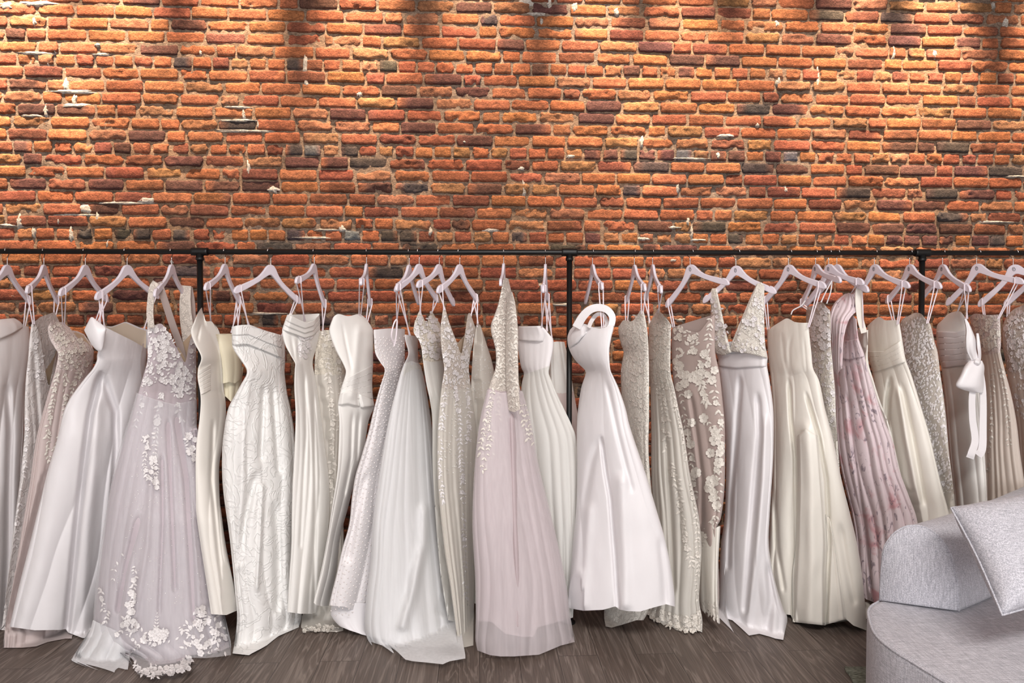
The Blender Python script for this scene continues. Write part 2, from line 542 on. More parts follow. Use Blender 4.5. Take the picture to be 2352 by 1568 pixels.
    Cs.append((mc * (1 - w_) + gray * w_) * kk)
    off += nx * nz
    # pale lime smears over joints
    SM = [(x / 1.96, y / 1.96, w / 1.96, h / 1.96) for x, y, w, h in [(170, 20, 90, 16), (30, 28, 30, 20), (158, 97, 12, 22), (250, 220, 10, 18), (165, 243, 75, 9), (222, 275, 9, 24), (300, 385, 14, 28), (340, 415, 105, 9), (340, 450, 12, 30), (350, 478, 75, 10), (210, 500, 14, 30), (150, 523, 60, 8), (1070, 485, 55, 7), (1100, 515, 9, 25), (1070, 545, 85, 8), (1165, 565, 8, 20), (1120, 592, 130, 8), (660, 903, 45, 18), (560, 915, 110, 8), (385, 940, 40, 22), (340, 968, 105, 8), (440, 985, 9, 30), (268, 995, 7, 20), (90, 1000, 16, 32), (40, 1015, 40, 8), (155, 1050, 9, 26), (322, 1055, 9, 36), (488, 1100, 8, 20), (1540, 1030, 18, 20), (1420, 1072, 120, 6), (1465, 1035, 60, 7), (1938, 1045, 9, 22), (2210, 1035, 40, 12), (2090, 640, 10, 6), (460, 248, 40, 8), (440, 205, 16, 10), (905, 240, 8, 14), (1375, 300, 10, 60), (1380, 370, 10, 30), (1120, 760, 9, 40), (1230, 855, 30, 16), (1620, 425, 16, 14)]]
    SM += [(1152 + x / 1.96, y / 1.96, w / 1.96, h / 1.96) for x, y, w, h in [(110, 18, 45, 18), (215, 20, 12, 24), (330, 35, 18, 22), (515, 55, 13, 20), (155, 65, 40, 9), (178, 100, 10, 22), (1238, 110, 13, 16), (2265, 105, 14, 28), (2210, 30, 12, 20), (1945, 245, 14, 22), (630, 640, 10, 26), (1005, 612, 45, 8), (850, 715, 100, 7), (972, 700, 10, 18), (770, 1025, 45, 7), (838, 1000, 9, 26), (855, 1050, 8, 30), (640, 1075, 30, 10), (880, 1080, 45, 6), (2230, 1000, 110, 6), (2310, 795, 60, 7), (1245, 380, 12, 28), (1420, 350, 9, 60), (1760, 240, 12, 40), (90, 760, 18, 9), (100, 850, 10, 40), (790, 850, 10, 30), (1275, 855, 14, 20), (310, 705, 22, 10), (1150, 565, 10, 10)]]
    # behind the hangers
    SM += [(1245, 655, 22, 4), (1290, 700, 26, 4), (395, 600, 5, 8), (1545, 598, 14, 4), (620, 720, 40, 3), (1850, 665, 20, 4), (1040, 625, 4, 12), (30, 680, 20, 4), (1560, 735, 14, 5)]
    pal = np.array(srgb(196, 188, 180)[:3])
    for (su, sv, sw, sh) in SM:
        p0 = P(su, sv, 0.0)
        hw, hh = sw * 3.85 / F, sh * 3.85 / F
        na, nr_ = 28, 5
        sd = rnd.randrange(9999)
        aa = np.linspace(0, 2 * PI, na, endpoint=False)
        rad = 0.62 + 0.75 * vn(np.cos(aa) * 2.3 + 7, np.sin(aa) * 2.3 + 7, sd) + 0.25 * (vn(aa * 4, aa * 0, sd + 5) - 0.5)
        vs = []
        for k in range(nr_):
            t = k / (nr_ - 1)
            x = p0[0] + hw * np.cos(aa) * rad * t
            z = p0[2] + hh * np.sin(aa) * rad * t
            y = -0.0135 + 0.014 * t ** 4 + fbm(x * 60, z * 60, sd, 2) * 0.005
            vs.append(np.stack([x, y, z], -1))
        Vs.append(np.concatenate(vs))
        Fs.append(grid_faces(nr_, na, True) + off)
        Cs.append(np.tile(pal * rnd.uniform(0.6, 0.8), (na * nr_, 1)))
        off += na * nr_
    V = np.concatenate(Vs)
    # give the wall its thickness
    o = mesh_obj('wall_back', V, np.concatenate(Fs), mat_brick(), colors=np.concatenate(Cs))
    tag(o, kind='structure')


brick_wall()


def mat_floor():
    m, nt, b = newmat('grey_oak_planks')
    tc = coords(nt, (1, 1, 1), (0, 0, PI / 2))
    br = nd(nt, 'ShaderNodeTexBrick', Scale=1.0)
    br.inputs['Mortar Size'].default_value = 0.0014
    br.inputs['Mortar Smooth'].default_value = 0.2
    br.inputs['Brick Width'].default_value = 1.22
    br.inputs['Row Height'].default_value = 0.18
    br.inputs['Color1'].default_value = (0.2, 0.2, 0.2, 1)
    br.inputs['Color2'].default_value = (0.8, 0.8, 0.8, 1)
    br.inputs['Mortar'].default_value = (0, 0, 0, 1)
    br.offset = 0.37
    nt.links.new(tc, br.inputs['Vector'])
    # offset the grain from plank to plank
    sep = nd(nt, 'ShaderNodeVectorMath', operation='MULTIPLY_ADD')
    nt.links.new(br.outputs['Color'], sep.inputs[0])
    sep.inputs[1].default_value = (7, 7, 7)
    tc2 = coords(nt)
    nt.links.new(tc2, sep.inputs[2])
    mp = nd(nt, 'ShaderNodeMapping')
    mp.inputs['Scale'].default_value = (9, 0.9, 1)
    nt.links.new(sep.outputs[0], mp.inputs['Vector'])
    n = nd(nt, 'ShaderNodeTexNoise', Scale=1.0, Detail=4.0, Distortion=0.8)
    nt.links.new(mp.outputs[0], n.inputs['Vector'])
    wv = nd(nt, 'ShaderNodeMath', operation='MULTIPLY')
    nt.links.new(n.outputs['Fac'], wv.inputs[0])
    wv.inputs[1].default_value = 60
    sn = nd(nt, 'ShaderNodeMath', operation='SINE')
    nt.links.new(wv.outputs[0], sn.inputs[0])
    g = cramp(nt, sn.outputs[0], [(0.0, srgb(104, 92, 85)), (0.75, srgb(118, 106, 99)), (1.0, srgb(131, 119, 111))])
    mp3 = nd(nt, 'ShaderNodeMapping')
    mp3.inputs['Scale'].default_value = (170, 5, 1)
    nt.links.new(sep.outputs[0], mp3.inputs['Vector'])
    n3 = nd(nt, 'ShaderNodeTexNoise', Scale=1.0, Detail=3.0)
    nt.links.new(mp3.outputs[0], n3.inputs['Vector'])
    g = mixc(nt, 0.55, g, cramp(nt, n3.outputs['Fac'], [(0.35, (0.55, 0.55, 0.55)), (0.6, (1.05, 1.05, 1.05))]), 'MULTIPLY')
    tone = cramp(nt, br.outputs['Color'], [(0.0, (0.25, 0.25, 0.25)), (0.18, (0.86, 0.84, 0.83)), (0.8, (1.12, 1.12, 1.12))])
    g = mixc(nt, 1.0, g, tone, 'MULTIPLY')
    nt.links.new(g, b.inputs['Base Color'])
    b.inputs['Roughness'].default_value = 0.5
    b.inputs['Specular IOR Level'].default_value = 0.35
    bump(nt, b, n3.outputs['Fac'], 0.001, 0.5)
    return m


RX0, RX1, RY = -3.3, 4.1, -9.0
box('floor', (RX0, RY, -0.05), (RX1, 0.02, 0.0), mat_floor(), kind='structure')
paint = plain('wall_paint', (196, 190, 186), 0.8)
box('ceiling', (RX0, RY, 4.7), (RX1, 0.02, 4.75), paint, kind='structure')
box('wall_left', (RX0 - 0.1, RY, 0), (RX0, 0.02, 4.7), paint, kind='structure')
box('wall_right', (RX1, RY, 0), (RX1 + 0.1, 0.02, 4.7), paint, kind='structure')

# ------------------------------------------------------------------ garment rack
zl, zr = float(P(0, 577, YR)[2]), float(P(2352, 581, YR)[2])
xl, xr = float(P(0, 577, YR)[0]), float(P(2352, 581, YR)[0])
rail_z = lambda x: zl + (zr - zl) * (x - xl) / (xr - xl)
rack = empty('garment_rack', (0, YR, 0))
tag(rack, 'long black iron pipe clothes rail standing in front of the brick wall', 'clothes rail')
V, Fc = tube([(-3.2, YR, rail_z(-3.2)), (4.0, YR, rail_z(4.0))], 0.0133, 20)
mesh_obj('rail', V, Fc, MT['black_iron'], rack)
for u_ in (459, 1308, 2118):
    x = float(P(u_, 600, YR)[0])
    z = rail_z(x)
    V, Fc = tube([(x, YR, 0.008), (x, YR, z)], 0.0140, 20)
    po = mesh_obj('post', V, Fc, MT['black_iron'], rack)
    parts = [tube([(x - 0.040, YR, z), (x - 0.039, YR, z), (x - 0.03, YR, z), (x + 0.03, YR, z), (x + 0.039, YR, z), (x + 0.04, YR, z)], [0.017, 0.0195, 0.0195, 0.0195, 0.0195, 0.017], 20),
             tube([(x - 0.028, YR, z), (x + 0.028, YR, z)], 0.0185, 20),
             tube([(x, YR, z), (x, YR, z - 0.028), (x, YR, z - 0.029), (x, YR, z - 0.042), (x, YR, z - 0.043)], [0.0175, 0.0175, 0.0195, 0.0195, 0.0165], 20)]
    V, Fc = cat_join(parts)
    mesh_obj('tee_fitting', V, Fc, MT['black_iron'], po)
    V, Fc = tube([(x, YR, 0.0), (x, YR, 0.006), (x, YR, 0.007), (x, YR, 0.02), (x, YR, 0.022)], [0.034, 0.034, 0.021, 0.021, 0.016], 24)
    mesh_obj('floor_flange', V, Fc, MT['black_iron'], po)

# ------------------------------------------------------------------ hangers
TOP = [(0, 0), (0.010, -0.0012), (0.020, -0.006), (0.030, -0.016), (0.042, -0.034), (0.056, -0.052), (0.075, -0.070), (0.10, -0.087), (0.13, -0.103), (0.155, -0.116), (0.172, -0.1255), (0.1745, -0.131), (0.179, -0.131), (0.182, -0.1265), (0.192, -0.1315), (0.203, -0.142), (0.209, -0.155)]
BOT = [(0.210, -0.164), (0.205, -0.170), (0.196, -0.170), (0.180, -0.163), (0.15, -0.146), (0.11, -0.122), (0.07, -0.096), (0.035, -0.070), (0.012, -0.054), (0, -0.050)]


def hanger_mesh():
    half = TOP + BOT
    right = half
    left = [(-x, z) for x, z in half[1:-1]][::-1]
    loop = right + left
    bm = bmesh.new()
    vs = [bm.verts.new((x, -0.0065, z)) for x, z in loop]
    f = bm.faces.new(vs)
    r = bmesh.ops.extrude_face_region(bm, geom=[f])
    for e in r['geom']:
        if isinstance(e, bmesh.types.BMVert):
            e.co.y += 0.013
    bmesh.ops.recalc_face_normals(bm, faces=bm.faces)
    ed = [e for e in bm.edges if abs(e.verts[0].co.y - e.verts[1].co.y) < 1e-6]
    bmesh.ops.bevel(bm, geom=ed, offset=0.0028, segments=2, affect='EDGES', profile=0.6, clamp_overlap=True)
    me = bpy.data.meshes.new('hanger_body')
    bm.to_mesh(me)
    bm.free()
    for p in me.polygons:
        p.use_smooth = len(p.vertices) <= 4
    me.materials.append(MT['hanger_white'])
    return me


HM = hanger_mesh()
ring = [(0.0062 * math.cos(t), -0.0068, 0.0098 * math.sin(t) - 0.024) for t in np.linspace(0, 2 * PI, 28, endpoint=False)]
lv, lf = tube(ring, 0.0010, 6, closed=True)
lv2, lf2 = tube([(-0.0012, -0.0068, -0.0305), (-0.0012, -0.0068, -0.0185)], 0.0006, 5)
lv3, lf3 = tube([(-0.0012, -0.0068, -0.0185), (0.0014, -0.0068, -0.0190), (0.0020, -0.0068, -0.0215), (0.0012, -0.0068, -0.0236), (-0.0012, -0.0068, -0.0242)], 0.0006, 5)
LV, LF = cat_join([(lv, lf), (lv2, lf2), (lv3, lf3)])
LM = bpy.data.meshes.new('logo')
LM.from_pydata([tuple(v) for v in LV], [], LF)
LM.materials.append(MT['logo'])

HTIP = {}


def hanger(key, apex, near, far, label, logo=False):
    """near / far: pixel of the tip towards the viewer and of the tip towards the wall"""
    ua, va = apex
    S = 0.209
    x_at = float(P(ua, va, YR)[0])
    m = 3.43 / F
    lat = abs(near[0] - far[0]) * m / 2
    lat = min(lat, S * 0.985)
    dy = math.sqrt(max(S * S - lat * lat, 0.0004))
    pn, pf = P(near[0], near[1], YR - dy), P(far[0], far[1], YR + dy)
    nleft = near[0] < far[0]
    lp, rp = (pn, pf) if nleft else (pf, pn)
    X = Vector(rp - lp)
    X.normalize()
    zax = Vector((0, 0, 1))
    Yv = zax.cross(X).normalized()
    Z = X.cross(Yv).normalized()
    pa = P(ua, va, YR)
    root = empty('clothes_hanger', (pa[0], YR, pa[2]))
    tag(root, label, 'hanger', 'white wooden hangers on the rail')
    R = Matrix((X, Yv, Z)).transposed().to_4x4()
    body = bpy.data.objects.new('hanger_body', HM)
    COL.objects.link(body)
    body.parent = root
    body.matrix_local = R
    if logo:
        lo = bpy.data.objects.new('logo', LM)
        COL.objects.link(lo)
        lo.parent = body
        lo['label'] = 'dark oval monogram'
    # hook
    Xh = np.array([X.x, X.y, 0.0])
    Xh /= np.linalg.norm(Xh)
    zc_ = rail_z(pa[0]) - pa[2]
    sg = 1 if nleft else -1
    rx = min(max(0.0185, 0.0165 * S / dy), 0.024) / 0.0185
    pts2 = [(0, -0.01), (0, 0.018), (0.002 * sg, 0.034), (0.014 * sg * rx, zc_ - 0.012), (0.0185 * sg * rx, zc_ + 0.002), (0.013 * sg * rx, zc_ + 0.0145), (0, zc_ + 0.0185), (-0.013 * sg * rx, zc_ + 0.014), (-0.018 * sg * rx, zc_ + 0.001)]
    q = smooth_pts(pts2, 6)
    pts = [np.array([pa[0], YR, pa[2]]) + Xh * a + np.array([0, 0, b]) for a, b in q]
    V, Fc = tube(pts, 0.0021, 8)
    mesh_obj('hook', V, Fc, MT['chrome'], root)
    RM = np.array(R.to_3x3())
    loc = np.array([pa[0], YR, pa[2]])
    rgt = loc + RM @ np.array([0.177, 0, -0.131])
    lft = loc + RM @ np.array([-0.177, 0, -0.131])
    HTIP[key] = {'n': lft if nleft else rgt, 'f': rgt if nleft else lft, 'y': RM @ np.array([0, 1.0, 0]), 'x': RM @ np.array([1.0, 0, 0]), 'k': {'n': 0, 'f': 0}, 'dy': dy}
    return root


HANG = [
    ('h1', (17, 608), (-35, 668), (68, 690), 'hanger at the left edge of the photo, its left arm cut off', 0),
    ('h2', (101, 608), (60, 667), (131, 693), 'white hanger carrying the brocade dress with the open back', 0),
    ('h3', (196, 608), (131, 668), (229, 682), 'white hanger carrying the blush lace dress', 0),
    ('h4', (292, 608), (220, 677), (339, 676), 'white hanger carrying the folded-collar white ball gown', 0),
    ('h5', (394, 607), (356, 650), (427, 662), 'white hanger under the lace shoulder straps of the lavender tulle gown', 0),
    ('h6', (517, 606), (472, 660), (548, 692), 'white hanger just right of the left rack post', 0),
    ('h7', (622, 608), (553, 668), (682, 690), 'widest-looking white hanger, above the jacquard gown', 0),
    ('h8', (722, 606), (685, 645), (751, 703), 'white hanger carrying the cowl-neck dress', 0),
    ('h9', (842, 606), (825, 648), (848, 702), 'narrow-looking white hanger above the sweetheart crepe dress', 0),
    ('h10', (940, 608), (912, 655), (963, 689), 'white hanger mostly hidden behind its right neighbour, above the pearl-dotted dress', 0),
    ('h11', (963, 606), (907, 674), (1003, 698), 'front hanger of the crossed pair, carrying the white tulle gown', 0),
    ('h12', (1009, 607), (962, 655), (1046, 699), 'white hanger carrying the silver-beaded bodice dress', 0),
    ('h13', (1056, 607), (1009, 666), (1101, 688), 'white hanger carrying the champagne deep-V beaded dress', 0),
    ('h14', (1157, 605), (1156, 640), (1168, 690), 'edge-on hanger inside the long-sleeved mauve gown', 0),
    ('h15', (1253, 606), (1246, 666), (1256, 688), 'edge-on hanger left of the middle rack post', 0),
    ('h16', (1361, 607), (1387, 670), (1347, 703), 'narrow white hanger just right of the middle rack post', 0),
    ('h17', (1457, 608), (1484, 662), (1440, 692), 'narrow white hanger with pearl straps, right of the looped-shoulder gown', 0),
    ('h18', (1499, 607), (1524, 673), (1486, 692), 'narrow white hanger carrying the ivory lace gown', 0),
    ('h19', (1585, 608), (1662, 651), (1534, 699), 'monogrammed hanger tilted over the nude floral lace dress', 1),
    ('h20', (1690, 610), (1766, 671), (1625, 690), 'monogrammed hanger under the beaded halter straps', 1),
    ('h21', (1811, 608), (1879, 660), (1757, 693), 'monogrammed hanger carrying the ivory satin corset gown', 1),
    ('h22', (1873, 607), (1923, 645), (1838, 700), 'monogrammed hanger left of the two close hangers above the pink dress', 1),
    ('h23', (1903, 607), (1970, 651), (1858, 694), 'front hanger of the close pair above the pink floral dress', 1),
    ('h24', (1922, 607), (1996, 672), (1885, 690), 'rear hanger of the close pair, holding the plain ivory satin straps', 0),
    ('h25', (2008, 607), (2072, 658), (1958, 690), 'monogrammed hanger carrying the wrapped ivory satin gown', 1),
    ('h26', (2089, 607), (2149, 660), (2043, 690), 'monogrammed hanger crossing in front of the right rack post', 1),
    ('h27', (2165, 607), (2222, 671), (2122, 690), 'monogrammed hanger carrying the gown with the bow', 1),
    ('h28', (2243, 606), (2316, 653), (2182, 692), 'monogrammed hanger carrying the blush lace and tulle gown', 1),
    ('h29', (2327, 608), (2400, 655), (2250, 694), 'monogrammed hanger at the right edge above the silver beaded gown', 1),
    ('h30', (2385, 608), (2450, 655), (2304, 694), 'hanger cut off by the right edge, only its left arm in view', 0),
]
for k_, a_, n_, f_, l_, lg in HANG:
    hanger(k_, a_, n_, f_, l_, bool(lg))

# ------------------------------------------------------------------ gowns


class Surf:
    """the outer surface of one gown, from its outline and its depth"""

    def __init__(self, rows, D, Yc, T, nf, amp, creases, seed, sharp):
        rw = smooth_pts(np.array(rows, float), 8)
        v = np.maximum.accumulate(rw[:, 0]) + np.arange(len(rw)) * 1e-4
        self.v, self.L, self.R = v, rw[:, 1], rw[:, 2]
        self.T, self.nf, self.amp = np.array(T, float), nf, np.array(amp, float)
        self.Dl = np.array(D if isinstance(D, (list, tuple)) else [(0, D)], float)
        self.Yl = np.array(Yc if isinstance(Yc, (list, tuple)) else [(0, Yc)], float)
        self.post = POST
        self.lay = 0.018
        self.cr, self.seed, self.sharp = creases, seed, sharp

    def mid(self, s, v):
        return np.interp(v, self.Yl[:, 0], self.Yl[:, 1]) + np.interp(v, self.Dl[:, 0], self.Dl[:, 1]) * s

    def clamp(self, u, v, Y, off):
        """stay behind the gowns already hung in front, and in front of the post where it is covered"""
        Y = np.maximum(Y, buf_at(u, v) + self.lay - off)
        if self.post:
            e = np.clip((v - self.post[1]) / 25.0, 0, 1)
            lim = YR - 0.032 + 0.003 * np.clip(np.abs(u - self.post[0]) - 13, 0, None)
            Y = np.where(v > self.post[1], np.minimum(Y, lim - off), Y)
        return np.minimum(Y, -0.034)

    def LR(self, v):
        return np.interp(v, self.v, self.L), np.interp(v, self.v, self.R)

    def s_of(self, u, v):
        l, r = self.LR(v)
        return np.clip(2 * (np.asarray(u, float) - l) / np.maximum(r - l, 1) - 1, -1, 1)

    def depth(self, s, v, u):
        m = np.sqrt(np.clip(1 - s * s, 0, 1))
        x = np.arccos(np.clip(-s, -1, 1)) / PI
        nf = self.nf
        p = nf * x + 1.0 * (vn(x * nf * 0.6 + self.seed, v / 260.0, self.seed) - 0.5) + 0.5 * (vn(x * 3, v / 420.0, self.seed + 9) - 0.5) + self.seed * 0.37
        k = np.floor(p)
        r = np.abs(np.sin(PI * p)) ** self.sharp * (0.35 + 0.9 * hsh(k, k * 0, self.seed))
        A = np.interp(v, self.amp[:, 0], self.amp[:, 1])
        T = np.interp(v, self.T[:, 0], self.T[:, 1])
        d = T * m + (r - 0.4) * A * m ** 0.6
        # soft rumples of the cloth
        d = d + (fbm(u / 38.0 + self.seed, v / 85.0, self.seed + 2, 2)) * (0.006 + A * 0.35) * m
        for dep, w, pts in self.cr:
            pu = [q[0] for q in pts]
            pv = [q[1] for q in pts]
            uc = np.interp(v, pv, pu)
            e = np.clip((v - pv[0]) / 25.0, 0, 1) * np.clip((pv[-1] + 12 - v) / 12.0, 0, 1)
            q = (u - uc) / w
            d = d - dep * e * np.exp(-q * q) * m ** 0.5
        return d

    def front(self, s, v, off=0.0):
        l, r = self.LR(v)
        u = l + (r - l) * (s + 1) / 2
        Y = self.clamp(u, v, self.mid(s, v) - self.depth(s, v, u) - off, off)
        p = P(u, v, Y)
        low = p[..., 2] < 0.004
        if np.any(low):
            z = 0.005 + off + (0.018 - self.lay) * 0.6 + (0.012 if self.lay > 0.01 else 0.03) * vn(u / 30.0, v / 26.0, self.seed + 5) * np.clip((v - 1440) / 60, 0.1, 1)
            q = PZ(u, v, z)
            p = np.where(low[..., None], q, p)
        return p

    def uvp(self, u, v, off=0.0):
        return self.front(self.s_of(u, v) * 0.985, np.asarray(v, float), off)

    def back(self, s, v):
        l, r = self.LR(v)
        u = l + (r - l) * (s + 1) / 2
        Yc = self.mid(s, v)
        p = P(u, v, Yc)
        T = np.interp(v, self.T[:, 0], self.T[:, 1])
        m = np.sqrt(np.clip(1 - s * s, 0, 1))
        x = np.arccos(np.clip(-s, -1, 1)) / PI
        A = np.interp(v, self.amp[:, 0], self.amp[:, 1])
        p[..., 1] += 0.65 * T * m + A * 0.5 * np.sin(x * self.nf * PI) * m
        p[..., 1] = self.clamp(u, v, p[..., 1], -0.010)
        p[..., 2] = np.maximum(p[..., 2], 0.004 + 0.004 * (s + 1))
        return p


def line_s(S, pts):
    """a poly-line in the photo's frame -> v as a function of s"""
    a = np.array(pts, float)
    s = S.s_of(a[:, 0], a[:, 1])
    o = np.argsort(s, kind='stable')
    return s[o] + np.arange(len(o)) * 1e-5, a[o, 1]


def shell(name, S, top, bot, mat, parent, btop=None, bbot=None, nc=None, nr=None, inset=0.0, vstep=6.0):
    """closed loop of cloth between two edges"""
    ts, tv = line_s(S, top)
    bs, bv = line_s(S, bot)
    span = max(bv) - min(tv)
    wid = max(S.R[(S.v >= min(tv)) & (S.v <= max(bv) + 1)].max() - S.L[(S.v >= min(tv)) & (S.v <= max(bv) + 1)].min(), 20)
    nc = nc or int(np.clip(wid / 1.7, 40, 190))
    nr = nr or int(np.clip(span / vstep, 10, 130))
    x = np.linspace(0, 1, nc)
    sf = -np.cos(PI * x)
    tau = np.linspace(0, 1, nr)[:, None]
    vt, vb = np.interp(sf, ts, tv), np.interp(sf, bs, bv)
    V = vt + (vb - vt) * tau
    sc = 1 - inset * 8
    Fp = S.front(np.broadcast_to(sf * sc, V.shape), V, -inset)
    nb = max(24, nc // 3)
    xb = np.linspace(1, 0, nb)[1:-1]
    sb = -np.cos(PI * xb)
    if btop is None:
        wt = np.interp(sb, ts, tv)
        vt2 = np.where(True, 0.5 * (tv[0] * (1 - sb) + tv[-1] * (1 + sb)), wt)
    else:
        b1, b2 = line_s(S, btop)
        vt2 = np.interp(sb, b1, b2)
    if bbot is None:
        vb2 = np.interp(sb, bs, bv)
        vb2 = np.where(vb2 > 1330, np.minimum(vb2 - 0.09 * (vb2 - 900) * np.sqrt(1 - sb * sb) * 0.5, 1440), vb2)
    else:
        b1, b2 = line_s(S, bbot)
        vb2 = np.interp(sb, b1, b2)
    V2 = vt2 + (vb2 - vt2) * tau
    Bp = S.back(np.broadcast_to(sb * sc, V2.shape), V2)
    Bp[..., 1] -= inset * 1.5
    # keep the last row of the side seam smooth
    G = np.concatenate([Fp, Bp], 1)
    return mesh_obj(name, G.reshape(-1, 3), grid_faces(nr, G.shape[1], True), mat, parent)


def panel(name, S, top, bot, mat, parent, off=0.012, nc=60, nr=60, thick=0.0015):
    """open piece of cloth lying on the front of a gown"""
    ts, tv = line_s(S, top)
    bs, bv = line_s(S, bot)
    s0, s1 = max(ts[0], bs[0]), min(ts[-1], bs[-1])
    s = np.linspace(min(ts[0], bs[0]), max(ts[-1], bs[-1]), nc)
    tau = np.linspace(0, 1, nr)[:, None]
    sT = np.linspace(ts[0], ts[-1], nc)
    sB = np.linspace(bs[0], bs[-1], nc)
    ss = sT + (sB - sT) * tau
    V = np.interp(sT, ts, tv) * (1 - tau) + np.interp(sB, bs, bv) * tau
    e = np.minimum(np.linspace(0, 1, nc), np.linspace(1, 0, nc)) * nc / 4
    o = off * np.clip(e, 0.3, 1)[None, :]
    A = S.front(ss, V, o)
    B = S.front(ss, V, o - max(thick, 0.002) - 0.4 * o)
    n = nc * nr
    F1, F2 = grid_faces(nr, nc), grid_faces(nr, nc)[:, ::-1] + n
    idx = np.arange(n).reshape(nr, nc)
    r = np.concatenate([idx[0], idx[1:, -1], idx[-1, -2::-1], idx[-2:0:-1, 0]])
    r2 = np.roll(r, -1)
    F3 = np.stack([r, r + n, r2 + n, r2], -1)
    return mesh_obj(name, np.concatenate([A.reshape(-1, 3), B.reshape(-1, 3)]), np.concatenate([F1, F2, F3]), mat, parent)


def band(name, strands, mat, parent, w=3.2, th=0.0012, wend=None, straight=False):
    """flat ribbons; every strand is a list of (u, v, Y)"""
    parts = []
    for st in strands:
        q = np.array(st, float) if straight else smooth_pts(st, 6)
        c = P(q[:, 0], q[:, 1], q[:, 2])
        n = len(q)
        ww = np.linspace(w, wend if wend else w, n)
        d = np.gradient(q[:, :2], axis=0)
        d /= np.linalg.norm(d, axis=1)[:, None] + 1e-9
        nx, nv = d[:, 1], -d[:, 0]
        a = P(q[:, 0] - nx * ww / 2, q[:, 1] - nv * ww / 2, q[:, 2])
        b = P(q[:, 0] + nx * ww / 2, q[:, 1] + nv * ww / 2, q[:, 2])
        o = np.array([0, th, 0])
        V = np.stack([a, b, b + o, a + o], 1).reshape(-1, 3)
        Fc = []
        for i in range(n - 1):
            for k in range(4):
                x, y = i * 4 + k, i * 4 + (k + 1) % 4
                Fc.append((x, y, y + 4, x + 4))
        Fc += [(3, 2, 1, 0), tuple(4 * (n - 1) + k for k in range(4))]
        parts.append((list(V), Fc))
    V, Fc = cat_join(parts)
    return mesh_obj(name, V, Fc, mat, parent, smooth=False)


def patch(name, top, bot, Y, bulge, mat, parent, nc=26, nr=14, th=0.004):
    """folded flap of cloth between two edges, curved towards the room"""
    T_, B_ = smooth_pts(top, 8), smooth_pts(bot, 8)
    x = np.linspace(0, 1, nc)
    tp = np.stack([np.interp(x, np.linspace(0, 1, len(T_)), T_[:, k]) for k in (0, 1)], -1)
    bt = np.stack([np.interp(x, np.linspace(0, 1, len(B_)), B_[:, k]) for k in (0, 1)], -1)
    t = np.linspace(0, 1, nr)[:, None, None]
    q = tp[None] * (1 - t) + bt[None] * t
    yy = Y - bulge * np.sin(PI * (0.15 + 0.7 * t[..., 0])) * (0.5 + 0.5 * np.sin(PI * x))[None]
    A, B = P(q[..., 0], q[..., 1], yy), P(q[..., 0], q[..., 1], yy + th)
    n = nc * nr
    idx = np.arange(n).reshape(nr, nc)
    r = np.concatenate([idx[0], idx[1:, -1], idx[-1, -2::-1], idx[-2:0:-1, 0]])
    r2 = np.roll(r, -1)
    return mesh_obj(name, np.concatenate([A.reshape(-1, 3), B.reshape(-1, 3)]), np.concatenate([grid_faces(nr, nc), grid_faces(nr, nc)[:, ::-1] + n, np.stack([r, r + n, r2 + n, r2], -1)]), mat, parent)


# --- lace motifs drawn on the surface of a gown


